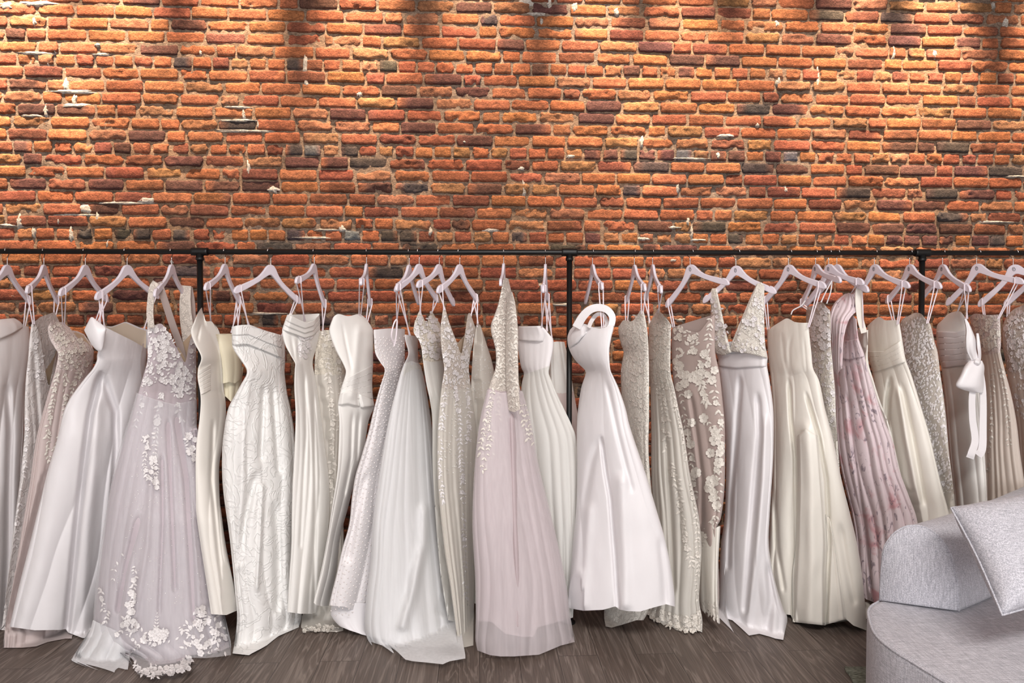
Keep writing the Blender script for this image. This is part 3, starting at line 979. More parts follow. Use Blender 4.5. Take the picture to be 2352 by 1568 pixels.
class Lace:
    def __init__(self, S, seed=1):
        self.S, self.r = S, random.Random(seed)
        self.uvh, self.f, self.el = [], [], []

    def add(self, pts, faces, cont=False):
        o = len(self.uvh)
        self.uvh += pts
        if not cont:
            self.el.append([o, len(self.uvh)])
        else:
            self.el[-1][1] = len(self.uvh)
        self.f += [tuple(i + o for i in q) for q in faces]

    def leaf(self, u, v, a, L, W):
        c, s = math.cos(a), math.sin(a)
        pr = [(0, 0, 0), (0.28 * L, 0.42 * W, 0.3), (0.28 * L, 0, 1), (0.28 * L, -0.42 * W, 0.3), (0.62 * L, 0.4 * W, 0.3), (0.62 * L, 0, 1), (0.62 * L, -0.4 * W, 0.3), (L, 0, 0.2)]
        self.add([(u + x * c - y * s, v + x * s + y * c, h * 0.0032) for x, y, h in pr],
                 [(0, 2, 1), (0, 3, 2), (1, 2, 5, 4), (2, 3, 6, 5), (4, 5, 7), (5, 6, 7)])

    def flower(self, u, v, R):
        a0 = self.r.random() * 6.28
        n = self.r.choice((5, 5, 6))
        for k in range(n):
            a = a0 + 6.283 * k / n
            c, s = math.cos(a), math.sin(a)
            W = R * 1.05
            pr = [(0.12 * R, 0, 0.6), (0.55 * R, 0.46 * W, 1.4), (0.6 * R, 0, 0.4), (0.55 * R, -0.46 * W, 1.4), (0.95 * R, 0.32 * W, 1.9), (1.0 * R, 0, 1.2), (0.95 * R, -0.32 * W, 1.9)]
            self.add([(u + x * c - y * s, v + x * s + y * c, h * 0.0032) for x, y, h in pr],
                     [(0, 2, 1), (0, 3, 2), (1, 2, 5, 4), (2, 3, 6, 5)], k > 0)
        m = 6
        self.add([(u, v, 0.005)] + [(u + 0.2 * R * math.cos(6.283 * k / m), v + 0.2 * R * math.sin(6.283 * k / m), 0.003) for k in range(m)],
                 [(0, 1 + k, 1 + (k + 1) % m) for k in range(m)], True)

    def sprig(self, u, v, a, n, L, W):
        """a stem with paired leaves"""
        for k in range(n):
            t = k / max(n - 1, 1)
            x, y = u + math.cos(a) * L * 0.75 * k, v + math.sin(a) * L * 0.75 * k
            sc = 1 - 0.45 * t
            for sd in (-1, 1):
                self.leaf(x, y, a + sd * self.r.uniform(0.6, 1.0), L * sc, W * sc)
        self.leaf(u + math.cos(a) * L * 0.75 * n, v + math.sin(a) * L * 0.75 * n, a, L * 0.6, W * 0.6)

    def vine(self, pts, step, L, W, fl=0.0, R=8, spread=0.8):
        q = smooth_pts(pts, 12)
        seg = np.r_[0, np.cumsum(np.linalg.norm(np.diff(q, axis=0), axis=1))]
        for k, t in enumerate(np.arange(0, seg[-1], step)):
            x, y = np.interp(t, seg, q[:, 0]), np.interp(t, seg, q[:, 1])
            x2, y2 = np.interp(t + 2, seg, q[:, 0]), np.interp(t + 2, seg, q[:, 1])
            a = math.atan2(y2 - y, x2 - x)
            if self.r.random() < fl:
                self.flower(x + self.r.uniform(-2, 2), y, R * self.r.uniform(0.75, 1.2))
            for sd in (-1, 1):
                if self.r.random() < 0.15:
                    continue
                f = self.r.uniform(0.6, 1.2)
                x, y = x + self.r.uniform(-0.3, 0.3) * W, y + self.r.uniform(-0.3, 0.3) * W
                self.leaf(x, y, a + sd * self.r.uniform(0.3, spread + 0.45), L * f, W * f)

    def scatter(self, poly, n, size, kinds='lf', flow=None):
        for u, v in rnd_in(poly, n, self.r):
            z = size * self.r.uniform(0.65, 1.3)
            if self.r.choice(kinds) == 'f':
                self.flower(u, v, z * 0.62)
            else:
                a = (flow if flow is not None else self.r.random() * 6.28) + self.r.uniform(-0.7, 0.7)
                self.leaf(u, v, a, z, z * 0.5)

    def dots(self, pts, R):
        for u, v in pts:
            a = self.r.random() * 6.28
            t = self.r.uniform(-0.5, 0.5)
            q = [(u + R * math.cos(a + k * PI / 2), v + R * math.sin(a + k * PI / 2), 0.003 + (t if k % 2 else -t) * 0.0035) for k in range(4)]
            self.add(q, [(0, 1, 2, 3)])

    def build(self, name, mat, parent, off=0.003, smooth=True, split=17.0):
        if not self.uvh:
            return
        a = np.array(self.uvh)
        V = self.S.uvp(a[:, 0], a[:, 1], off + a[:, 2])
        if name != 'lace_applique':
            o = mesh_obj(name, V, self.f, mat, parent, smooth=smooth)
            o['kind'] = 'stuff'
            return o
        # every spray of lace is a piece of its own
        n = len(self.el)
        c = np.array([a[s:e, :2].mean(0) for s, e in self.el])
        par = list(range(n))

        def root_(x):
            while par[x] != x:
                par[x] = par[par[x]]
                x = par[x]
            return x
        for k in range(n):
            d = np.abs(c[k + 1:] - c[k])
            for q in np.nonzero((d[:, 0] ** 2 + d[:, 1] ** 2) < split * split)[0]:
                par[root_(k)] = root_(int(q) + k + 1)
        gid = [root_(k) for k in range(n)]
        first = {}
        owner = np.zeros(len(a), int)
        for k, (s, e) in enumerate(self.el):
            owner[s:e] = gid[k]
        for g in sorted(set(gid)):
            ix = np.nonzero(owner == g)[0]
            mp = {int(x): y for y, x in enumerate(ix)}
            fs = [tuple(mp[x] for x in f) for f in self.f if f[0] in mp]
            mesh_obj(name, V[ix], fs, mat, parent, smooth=smooth)


def inpoly(u, v, poly):
    c = False
    for (x0, y0), (x1, y1) in zip(poly, poly[1:] + poly[:1]):
        if (y0 > v) != (y1 > v) and u < (x1 - x0) * (v - y0) / (y1 - y0) + x0:
            c = not c
    return c


def rnd_in(poly, n, r):
    xs, ys = [p[0] for p in poly], [p[1] for p in poly]
    out, k = [], 0
    while len(out) < n and k < n * 60:
        k += 1
        u, v = r.uniform(min(xs), max(xs)), r.uniform(min(ys), max(ys))
        if inpoly(u, v, poly):
            out.append((u, v))
    return out


def pix(p):
    d = np.asarray(p, float) - CAM
    z = d @ fw
    return 1176 + F * (d @ rt) / z, 784 - F * (d @ up) / z


def part(root, name):
    return next(o for o in root.children if o.name.split('.')[0] == name)


GOWNS = {}
POST = None
BC = 6.0
BU0, BV0, BNU, BNV = -240, 560, 500, 180
BUF = np.full((BNV, BNU), -9.0)


def buf_at(u, v):
    x = np.clip((np.asarray(u, float) - BU0) / BC - 0.5, 0, BNU - 1.001)
    y = np.clip((np.asarray(v, float) - BV0) / BC - 0.5, 0, BNV - 1.001)
    xi, yi = x.astype(int), y.astype(int)
    fx, fy = x - xi, y - yi
    g = lambda j, i: np.maximum(BUF[j, i], -1.2)
    return (g(yi, xi) * (1 - fx) + g(yi, xi + 1) * fx) * (1 - fy) + (g(yi + 1, xi) * (1 - fx) + g(yi + 1, xi + 1) * fx) * fy


def buf_add(root):
    """remember how far back a finished gown reaches"""
    global BUF
    B = np.full((BNV, BNU), -9.0)
    for o in root.children_recursive:
        n = len(o.data.vertices)
        co = np.empty(n * 3, np.float32)
        o.data.vertices.foreach_get('co', co)
        d = co.reshape(-1, 3).astype(float) - CAM
        z = d @ fw
        u = 1176 + F * (d @ rt) / z
        v = 784 - F * (d @ up) / z
        x = ((u - BU0) / BC).astype(int)
        y = ((v - BV0) / BC).astype(int)
        k = (x >= 0) & (x < BNU) & (y >= 0) & (y < BNV)
        np.maximum.at(B, (y[k], x[k]), co.reshape(-1, 3)[k, 1])
    D = B.copy()
    for k in range(6):
        E = D - (0.0 if k == 0 else 0.02)
        for ax, sgn in ((0, 1), (0, -1), (1, 1), (1, -1)):
            D = np.maximum(D, np.roll(E, sgn, ax))
    BUF = np.maximum(BUF, D)
GROUP = 'bridal gowns hanging on the clothes rail'


def gown(key, label, rows, neck, waist, hem, mats, D=0.14, Yc=YR, T=None, nf=7, amp=0.018, creases=(), sharp=0.75, back=None, lining=None, bbot=None, overlay=None, name='wedding_dress', top_amp=0.002, bodice='bodice', skirt='skirt', loops=(), floor=True):
    vw = np.mean([p[1] for p in waist])
    vh = max(p[1] for p in hem)
    T = T or [(rows[0][0], 0.042), (vw, 0.045), (vw + 60, 0.06), (vh, 0.085)]
    am = [(vw - 30, top_amp), (vw + 40, amp * 0.4), ((vw + vh) / 2, amp), (vh, amp * 1.15)]
    S = Surf(rows, D, Yc, T, nf, am, list(creases), (len(GOWNS) * 7 + 3) % 97, sharp)
    cu = np.mean([p[0] for p in waist])
    ym = float(S.mid(0.0, vw))
    base = P(cu, vw, ym)
    root = empty(name, (float(base[0]), ym, 0.0))
    tag(root, label, 'dress', GROUP)
    GOWNS[key] = (S, root)
    mb, ms = MT[mats[0]], MT[mats[1]]
    neck = [tuple(q) for q in smooth_pts(neck, 5)]
    shell(bodice, S, neck, waist, mb, root, btop=back, vstep=3.0)
    w2 = [(u, v - 1.5) for u, v in waist]
    shell(skirt, S, w2, hem, ms, root, bbot=bbot)
    if lining:
        lt = [(u, v + 3) for u, v in neck]
        lb = None if back is None else [(u, v + 2.5) for u, v in back]
        shell('lining', S, lt, waist, MT[lining], root, btop=lb, inset=0.006, vstep=5.0)
    for lp in loops:
        hk, side, u0, v0, u1, v1 = lp
        H = HTIP[hk]
        s1 = float(S.s_of(u1, v1))
        y1 = float(S.mid(s1, v1)) - (0.03 if side == 'n' else -0.01)
        n3 = H[side] + H['x'] * 0.005 * H['k'][side]
        H['k'][side] += 1
        nn = H['y'] if H['y'][1] > 0 else -H['y']
        top = [n3 - nn * 0.0105 + np.array([0, 0, -0.03]), n3 - nn * 0.0105, n3 + np.array([0, 0, 0.006]), n3 + nn * 0.0105, n3 + nn * 0.0105 + np.array([0, 0, -0.03])]
        q = []
        for p in top:
            u_, v_ = pix(p)
            q.append((u_, v_, p[1]))
        band('hanger_loop', [[(u1 - 1.6, v1 + 7, y1)] + q[:3], [q[2]] + q[3:] + [(u1 + 1.8, v1 + 6, y1 + 0.004)]], MT['ribbon'], root, 2.6, straight=True)
    return S, root




def g1():
    S, R = gown('d1', 'pearl white satin gown with folded neckline at the left edge of the photo',
         [(729, -60, 47), (750, -60, 66), (803, -62, 68), (868, -64, 60), (905, -72, 56), (1000, -85, 54), (1100, -95, 48), (1250, -110, 40), (1446, -130, 22)],
         [(-60, 735), (-20, 736), (0, 736), (30, 732), (47, 739), (54, 747), (67, 750)], [(-64, 872), (0, 868), (60, 870)], [(-130, 1444), (-60, 1452), (0, 1446), (22, 1440)],
         ('pearl_satin', 'pearl_satin'), D=0.15, nf=6, amp=0.03, creases=[(0.03, 7, [(18, 880), (24, 1000), (20, 1200), (12, 1400)])], lining='cream_lining', loops=[('h1', 'f', 53, 684, 55, 748)])
    panel('collar', S, [(-58, 734), (-10, 734), (33, 730), (46, 738)], [(-58, 768), (0, 778), (24, 768), (52, 752)], MT['pearl_satin'], R, 0.02, 30, 10)
    return R


def g2():
    S, R = gown('d2', 'white floral brocade gown with a deep open back at the far left',
         [(716, 76, 134), (734, 73, 136), (785, 67, 140), (816, 65, 140), (861, 60, 138), (905, 57, 132), (950, 56, 130), (1008, 55, 126), (1109, 45, 118), (1217, 31, 112), (1326, 18, 106), (1420, 7, 100), (1446, 3, 100)],
         [(73, 745), (77, 733), (82, 745), (92, 775), (104, 850), (113, 885), (122, 840), (138, 780)], [(57, 900), (100, 905), (133, 900)], [(3, 1446), (50, 1452), (100, 1446)],
         ('brocade', 'brocade'), D=0.13, nf=4, amp=0.02, creases=[(0.02, 5, [(78, 800), (84, 900), (92, 1010), (85, 1150), (70, 1300)])],
         back=[(74, 740), (85, 728), (100, 722), (118, 716), (135, 742)], lining='tan_lining', loops=[('h2', 'n', 76, 660, 77, 738), ('h2', 'f', 127, 690, 125, 722)])
    L = Lace(S, 2)
    L.scatter([(92, 760), (108, 745), (132, 790), (124, 850), (114, 880)], 26, 12, 'lff')
    L.build('lace_applique', MT['ivory_applique'], R, -0.05)
    L = Lace(S, 12)
    L.vine([(62, 960), (58, 1040), (52, 1100)], 12, 13, 6, 0.2, 6)
    L.vine([(52, 1090), (42, 1170), (36, 1250)], 16, 14, 6, 0.1, 6)
    L.scatter([(70, 760), (88, 780), (104, 870), (60, 870)], 30, 9, 'lf')
    L.build('lace_applique', MT['applique'], R)
    return R


def g3():
    S, R = gown('d3', 'blush pink lace gown between the brocade gown and the white ball gown',
         [(733, 113, 150), (756, 110, 182), (778, 114, 200), (798, 125, 212), (814, 133, 215), (850, 127, 212), (879, 118, 208), (941, 100, 205), (1008, 83, 205), (1109, 68, 205), (1203, 52, 200), (1326, 32, 188), (1430, 13, 172), (1488, 7, 160)],
         [(110, 752), (116, 740), (124, 735), (130, 741), (146, 740), (165, 758), (179, 776), (199, 786), (212, 800)], [(127, 850), (160, 852), (212, 850)], [(7, 1487), (50, 1487), (83, 1484), (109, 1474), (150, 1466)],
         ('blush_lace', 'blush_net'), D=0.14, nf=9, amp=0.016, back=[(110, 752), (170, 760), (212, 768)], lining='tan_lining', loops=[('h3', 'n', 142, 668, 146, 744), ('h3', 'f', 236, 688, 210, 760)])
    L = Lace(S, 3)
    L.scatter([(112, 745), (150, 742), (200, 790), (205, 840), (140, 850), (134, 812)], 150, 7, 'llf')
    L.vine([(190, 850), (165, 900), (168, 960)], 9, 12, 6, 0.2, 5)
    L.vine([(130, 860), (122, 920), (110, 1000), (112, 1060)], 9, 13, 6, 0.25, 6)
    L.vine([(150, 860), (150, 940), (140, 1000), (122, 1040)], 11, 12, 5, 0.2, 5)
    L.build('lace_applique', MT['ivory_applique'], R)
    return R


def g4():
    S, R = gown('d4', 'white satin ball gown with pointed folded collar and deep front pleat',
         [(745, 236, 338), (783, 231, 338), (814, 223, 337), (828, 222, 336), (848, 212, 334), (868, 195, 332), (901, 170, 331), (923, 156, 329), (950, 145, 326), (1010, 131, 320), (1083, 109, 310), (1156, 91, 296), (1261, 65, 270), (1348, 43, 248), (1440, 22, 228), (1470, 20, 224)],
         [(236, 748), (248, 754), (270, 765), (306, 783), (332, 798), (337, 800)], [(212, 850), (232, 852), (260, 862), (295, 872), (332, 868)], [(22, 1439), (80, 1447), (140, 1446), (151, 1444), (156, 1452), (190, 1465), (222, 1462)],
         ('white_satin', 'white_satin'), D=0.15, nf=4, amp=0.022, T=[(745, 0.05), (850, 0.05), (1000, 0.09), (1465, 0.12)],
         creases=[(0.06, 7, [(233, 850), (208, 950), (191, 1080), (178, 1200), (166, 1330), (154, 1445)]), (0.035, 7, [(236, 855), (250, 900), (266, 946), (268, 1020), (262, 1120), (250, 1300)]), (-0.02, 14, [(226, 900), (215, 1050), (200, 1250), (190, 1450)]), (0.02, 6, [(150, 1445), (120, 1420), (90, 1440)][::-1])],
         back=[(236, 748), (250, 750), (281, 738), (312, 751), (337, 757)], lining='cream_lining', loops=[('h4', 'n', 240, 668, 241, 752), ('h4', 'f', 339, 680, 329, 755), ('h4', 'n', 236, 700, 229, 738)])
    patch('collar', [(193, 758), (200, 744), (210, 728), (224, 737), (242, 750)], [(210, 792), (221, 803), (231, 807), (237, 796), (243, 762)], YR - 0.20, 0.035, MT['white_satin'], R)
    L = Lace(S, 4)
    L.dots([(330 - 6 * math.sin(k * 0.12), 790 + k * 3.4) for k in range(32)], 2.2)
    L.build('button_row', MT['pearl'], part(R, 'bodice'))
    return R


def g5():
    S, R = gown('d5', 'lavender grey tulle gown with white floral lace and sheer deep-V straps',
         [(742, 338, 451), (780, 338, 451), (827, 338, 451), (859, 330, 451), (887, 322, 451), (922, 312, 451), (964, 300, 451), (990, 291, 453), (1040, 277, 464), (1087, 264, 470), (1145, 250, 476), (1254, 236, 489), (1344, 225, 500), (1431, 216, 512), (1480, 222, 528), (1510, 290, 529), (1552, 300, 530)],
         [(338, 745), (352, 748), (372, 744), (392, 775), (410, 806), (425, 832), (432, 800), (440, 770), (456, 742)], [(318, 898), (360, 915), (400, 925), (459, 915)], [(222, 1462), (262, 1484), (298, 1508), (312, 1522), (345, 1528), (400, 1522), (440, 1504), (500, 1498), (526, 1486)],
         ('lavender_net', 'lavender_net'), D=[(900, 0.14), (1200, 0.04)], Yc=[(900, YR), (1200, YR - 0.12)], nf=8, amp=0.012, T=[(742, 0.05), (900, 0.05), (1100, 0.10), (1500, 0.16)], back=[(338, 760), (400, 800), (456, 752)], lining='tan_lining', sharp=0.9)
    CR5 = [(0.05, 7, [(405, 950), (428, 1100), (440, 1300), (446, 1420)]), (0.04, 5, [(386, 960), (394, 1150), (402, 1350)]), (-0.02, 8, [(350, 1060), (338, 1250), (306, 1440)]), (0.045, 7, [(320, 1180), (290, 1300), (272, 1400)]), (0.035, 4, [(372, 1040), (374, 1200), (366, 1400)])]
    S5 = Surf([(900, 314, 452), (964, 296, 452), (990, 287, 454), (1087, 260, 471), (1254, 231, 491), (1344, 220, 503), (1431, 214, 518), (1470, 222, 530), (1510, 292, 530), (1552, 300, 530)], [(900, 0.14), (1200, 0.04)], [(900, YR), (1200, YR - 0.12)], [(900, 0.065), (1100, 0.125), (1500, 0.2)], 9, np.array([(900, 0.003), (1100, 0.010), (1550, 0.02)]), CR5, 41, 0.9)
    S5.lay = 0.004
    shell('tulle_overlay', S5, [(314, 902), (360, 918), (400, 928), (460, 918)], [(222, 1472), (262, 1490), (296, 1512), (303, 1532), (315, 1547), (338, 1553), (362, 1554), (400, 1544), (435, 1533), (441, 1510), (471, 1511), (500, 1508), (529, 1504)], MT['tulle_soft'], R, vstep=5)
    sh = lambda pts: [(u, v, y) for u, v, y in pts]
    band('shoulder_strap', [sh([(358, 648, YR - 0.15), (350, 662, YR - 0.17), (346, 690, YR - 0.18), (344, 720, YR - 0.18), (347, 752, YR - 0.18)])], MT['nude_lace'], R, 16, 0.004, 15)
    band('shoulder_strap', [sh([(364, 648, YR - 0.13), (378, 690, YR - 0.10), (396, 745, YR - 0.03), (412, 790, YR + 0.04), (423, 835, YR + 0.10)])], MT['nude_mesh'], R, 16, 0.003, 16)
    band('shoulder_strap', [sh([(428, 656, YR + 0.15), (425, 690, YR + 0.12), (427, 730, YR + 0.11), (434, 775, YR + 0.12), (438, 800, YR + 0.14)])], MT['nude_lace'], R, 22, 0.004, 34)
    band('shoulder_strap', [sh([(434, 660, YR + 0.17), (440, 700, YR + 0.16), (442, 760, YR + 0.15)])], MT['nude_mesh'], R, 16, 0.003, 16)
    L = Lace(S, 5)
    L.scatter([(340, 748), (380, 752), (424, 840), (440, 860), (400, 905), (380, 880), (345, 860), (332, 860)], 190, 9.5, 'llf')
    L.scatter([(440, 780), (455, 760), (456, 860), (432, 850)], 30, 8, 'llf')
    L.scatter([(332, 845), (350, 850), (356, 888), (322, 892)], 30, 8.5, 'llf')
    L.scatter([(380, 860), (455, 850), (455, 900), (410, 910)], 70, 9, 'llf')
    L.vine([(372, 900), (362, 960), (358, 1010), (355, 1040)], 10, 13, 6, 0.25, 8)
    L.vine([(335, 900), (318, 945), (305, 990)], 16, 11, 4, 0.05, 6)
    L.vine([(405, 905), (412, 940), (420, 965)], 12, 13, 6, 0.2, 7)
    L.vine([(445, 890), (450, 930), (452, 980)], 11, 12, 6, 0.2, 6)
    L.vine([(384, 780), (372, 830)], 10, 12, 6, 0.3, 8)
    L.build('lace_applique', MT['applique'], R)
    L = Lace(S5, 6)
    for q in ([(338, 1000), (336, 1030), (330, 1060), (340, 1100)], [(356, 1020), (358, 1070), (362, 1120)]):
        L.vine(q, 9, 11, 5, 0.3, 6.5)
    L.scatter([(325, 1000), (350, 990), (362, 1115), (345, 1120), (335, 1060)], 34, 10, 'llf')
    L.scatter([(430, 1000), (450, 1000), (452, 1060), (436, 1060)], 16, 12, 'llf')
    L.vine([(310, 1300), (305, 1350), (295, 1400), (285, 1440), (262, 1460)], 8, 10, 5, 0.3, 6)
    L.scatter([(300, 1360), (312, 1370), (295, 1440), (276, 1440)], 24, 11, 'lff')
    L.vine([(228, 1350), (232, 1380), (236, 1400)], 9, 10, 5, 0.3, 6)
    L.vine([(245, 1400), (240, 1430)], 8, 12, 6, 0.4, 8)
    L.vine([(276, 1270), (262, 1300), (258, 1340)], 20, 9, 4)
    L.scatter([(290, 1420), (316, 1420), (312, 1475), (292, 1470)], 24, 10, 'llf')
    L.scatter([(322, 1450), (358, 1440), (392, 1450), (390, 1480), (330, 1482)], 44, 11, 'llf')
    L.sprig(358, 1448, -1.5, 5, 10, 5)
    L.sprig(320, 1480, 2.4, 3, 10, 5)
    L.scatter([(450, 1400), (482, 1390), (520, 1420), (527, 1495), (470, 1505), (440, 1490), (446, 1440)], 90, 10.5, 'llf')
    L.scatter([(395, 1440), (450, 1430), (445, 1500), (400, 1500)], 24, 12, 'l')
    L.scatter([(303, 1520), (330, 1530), (400, 1530), (440, 1505), (436, 1535), (362, 1554), (315, 1546)], 120, 9.5, 'llf')
    L.build('lace_applique', MT['applique'], R, 0.006)
    L = Lace(S5, 7)
    L.dots(rnd_in([(320, 1000), (440, 1000), (480, 1400), (240, 1400)], 190, random.Random(3)), 1.1)
    L.build('sequins', MT['sequin'], part(R, 'bodice'), 0.002, smooth=False)
    # loose tulle flounce spilling onto the floor
    Sf = Surf([(1420, 214, 300), (1450, 206, 305), (1480, 190, 304), (1507, 168, 300), (1520, 170, 297), (1545, 240, 292)], 0.0, YR - 0.2, [(1420, 0.05), (1545, 0.12)], 4, np.array([(1420, 0.006), (1545, 0.02)]), [], 12, 0.8)
    shell('tulle_flounce', Sf, [(215, 1424), (260, 1445), (300, 1460)], [(166, 1508), (174, 1517), (196, 1524), (205, 1533), (230, 1540), (263, 1544), (272, 1533), (288, 1537)], MT['tulle_white'], R)
    return R


def g6():
    S, R = gown('d6', 'slim ivory crepe gown with a pleated hip beside the left rack post',
         [(704, 458, 470), (738, 446, 489), (760, 438, 503), (785, 445, 507), (820, 462, 510), (846, 455, 512), (870, 454, 513), (897, 459, 514), (923, 461, 518), (964, 458, 518), (1018, 451, 512), (1072, 449, 503), (1145, 450, 504), (1181, 451, 508), (1254, 461, 518), (1344, 475, 536), (1414, 485, 545)],
         [(446, 738), (456, 716), (465, 706), (467, 724), (473, 737), (486, 738), (496, 748), (503, 765)], [(454, 850), (484, 842), (513, 846)], [(485, 1410), (520, 1412), (545, 1402)],
         ('ivory_crepe', 'ivory_crepe'), D=[(900, 0.12), (1200, 0.05)], Yc=[(900, YR), (1200, YR - 0.15)], nf=3, amp=0.014, T=[(700, 0.045), (840, 0.035), (1400, 0.055)], creases=[(0.012, 2.5, [(462, 742), (455, 775)]), (0.02, 5, [(490, 960), (486, 1100), (500, 1250), (518, 1400)])],
         back=[(446, 742), (480, 760), (503, 770)], lining='cream_lining', loops=[('h6', 'n', 483, 662, 485, 742), ('h6', 'f', 543, 690, 532, 757), ('h6', 'f', 546, 690, 546, 755)])
    for k in range(6):
        panel('hip_pleat', S, [(456 + k * 0.5, 852 + k * 9), (484, 836 + k * 10)], [(455 + k, 862 + k * 9), (484, 846 + k * 10)], MT['ivory_crepe'], R, 0.008, 14, 6)
    Sb = Surf([(764, 494, 536), (800, 504, 552), (850, 511, 556), (890, 512, 552), (925, 519, 540)], 0.05, YR + 0.12, [(764, 0.03), (925, 0.045)], 3, np.array([(764, 0.003), (925, 0.014)]), [], 9, 0.8)
    shell("draped_sleeve", Sb, [(495, 766), (515, 769), (534, 766)], [(514, 880), (526, 877), (540, 880), (556, 868)], MT['cream_crepe'], R)
    Sb2 = Surf([(840, 512, 560), (925, 518, 548)], 0.03, YR + 0.15, [(840, 0.03), (925, 0.035)], 3, np.array([(840, 0.004), (925, 0.014)]), [], 19, 0.8)
    shell('draped_sleeve', Sb2, [(512, 842), (560, 842)], [(518, 910), (530, 922), (536, 915), (548, 905)], MT['cream_crepe'], R)
    return R


def g7():
    S, R = gown('d7', 'white jacquard ball gown with a folded off-shoulder band',
         [(744, 532, 650), (790, 533, 654), (805, 538, 655), (827, 553, 655), (846, 565, 654), (860, 566, 654), (878, 556, 656), (907, 540, 660), (938, 524, 667), (986, 515, 675), (1040, 510, 680), (1120, 512, 685), (1217, 525, 685), (1268, 531, 685), (1362, 540, 688), (1430, 545, 690), (1500, 534, 650)],
         [(532, 752), (545, 747), (572, 746), (591, 753), (610, 760), (632, 767), (650, 771)], [(566, 860), (590, 866), (626, 876), (654, 880)], [(534, 1500), (560, 1503), (572, 1504), (598, 1490), (612, 1482), (640, 1460), (688, 1440)],
         ('jacquard', 'jacquard'), D=0.14, nf=6, amp=0.028, T=[(744, 0.05), (860, 0.05), (1000, 0.1), (1500, 0.13)],
         creases=[(0.03, 6, [(606, 880), (604, 960), (600, 1050)]), (0.03, 6, [(626, 880), (632, 960), (640, 1080)]), (-0.02, 10, [(572, 880), (560, 1000), (556, 1150), (548, 1300)]), (0.035, 8, [(590, 1080), (560, 1200), (548, 1290)]), (-0.025, 5, [(604, 1100), (598, 1230), (590, 1350)]), (0.03, 9, [(630, 1150), (640, 1260), (636, 1400)])],
         lining='cream_lining', loops=[('h7', 'n', 567, 668, 573, 748), ('h7', 'f', 674, 688, 645, 770)])
    panel('folded_band', S, [(532, 750), (572, 745), (591, 752), (610, 759), (645, 769)], [(532, 770), (570, 768), (610, 785), (648, 800)], MT['jacquard'], R, 0.026, 40, 8)
    panel('folded_band', S, [(532, 768), (570, 766), (610, 783), (648, 798)], [(533, 792), (569, 790), (610, 806), (650, 824)], MT['jacquard'], R, 0.019, 40, 8)
    L = Lace(S, 8)
    L.dots([(646 - 0.1 * k, 800 + k * 3.2) for k in range(33)], 2.0)
    L.build('button_row', MT['pearl'], part(R, 'bodice'))
    return R


def g8():
    S, R = gown('d8', 'slim white crepe gown with a draped cowl neckline',
         [(716, 662, 733), (744, 652, 735), (763, 648, 734), (792, 655, 728), (820, 670, 720), (835, 678, 718), (849, 677, 720), (891, 676, 728), (954, 679, 737), (1040, 676, 748), (1109, 672, 756), (1180, 670, 756), (1254, 669, 750), (1344, 663, 738), (1408, 660, 728)],
         [(662, 724), (667, 719), (677, 728), (692, 736), (706, 740), (720, 734), (733, 724)], [(676, 838), (697, 842), (719, 838)], [(660, 1405), (690, 1409), (716, 1409), (728, 1406)],
         ('white_crepe', 'white_crepe'), D=0.12, nf=4, amp=0.022, T=[(716, 0.055), (838, 0.035), (1400, 0.06)], creases=[(0.02, 4, [(700, 850), (703, 1000), (697, 1120), (690, 1250)]), (0.025, 4, [(720, 900), (724, 1100), (722, 1400)]), (0.012, 4, [(668, 765), (676, 820)]), (0.012, 4, [(684, 765), (686, 820)])],
         back=[(662, 722), (690, 722), (720, 720), (733, 720)], lining='white_crepe', loops=[('h8', 'n', 699, 648, 700, 732)])
    for k, (w0, h0) in enumerate(((0.034, 0), (0.027, 11), (0.018, 22))):
        panel('cowl_fold', S, [(660 - k * 3, 722 + h0), (677, 729 + h0), (705, 741 + h0), (722, 735 + h0), (734, 722 + h0)], [(656 - k * 3, 735 + h0), (677, 745 + h0), (700, 754 + h0), (720, 748 + h0), (732, 735 + h0)], MT['white_crepe'], R, w0, 30, 8)
    L = Lace(S, 9)
    L.scatter([(690, 765), (714, 765), (714, 820), (700, 822), (684, 815)], 60, 8, 'llf')
    L.build('lace_applique', MT['applique'], R, 0.004)
    return R


def g8b():
    S, R = gown('d8b', 'beige lace and tulle gown half hidden behind the cowl-neck and sweetheart gowns',
         [(752, 733, 778), (800, 725, 788), (870, 723, 794), (950, 733, 794), (1100, 735, 787), (1250, 725, 790), (1380, 700, 792), (1450, 690, 788)],
         [(733, 762), (745, 758), (760, 757), (778, 750)], [(723, 860), (760, 862), (794, 860)], [(690, 1440), (700, 1449), (774, 1451), (788, 1448)],
         ('champagne_lace', 'champagne_net'), D=0.03, Yc=YR + 0.16, nf=8, amp=0.014, back=[(733, 765), (778, 758)], loops=[('h8', 'f', 740, 700, 741, 758)])
    L = Lace(S, 10)
    L.scatter([(735, 765), (770, 760), (785, 800), (740, 800)], 30, 9, 'llf')
    L.vine([(750, 820), (758, 900), (765, 1000), (760, 1100), (762, 1160)], 11, 13, 6, 0.25, 6)
    L.vine([(778, 830), (783, 900), (778, 1000)], 12, 12, 6, 0.2, 6)
    L.scatter([(700, 1432), (776, 1436), (776, 1450), (696, 1448)], 40, 9, 'llf')
    L.build('lace_applique', MT['ivory_applique'], R)
    return R


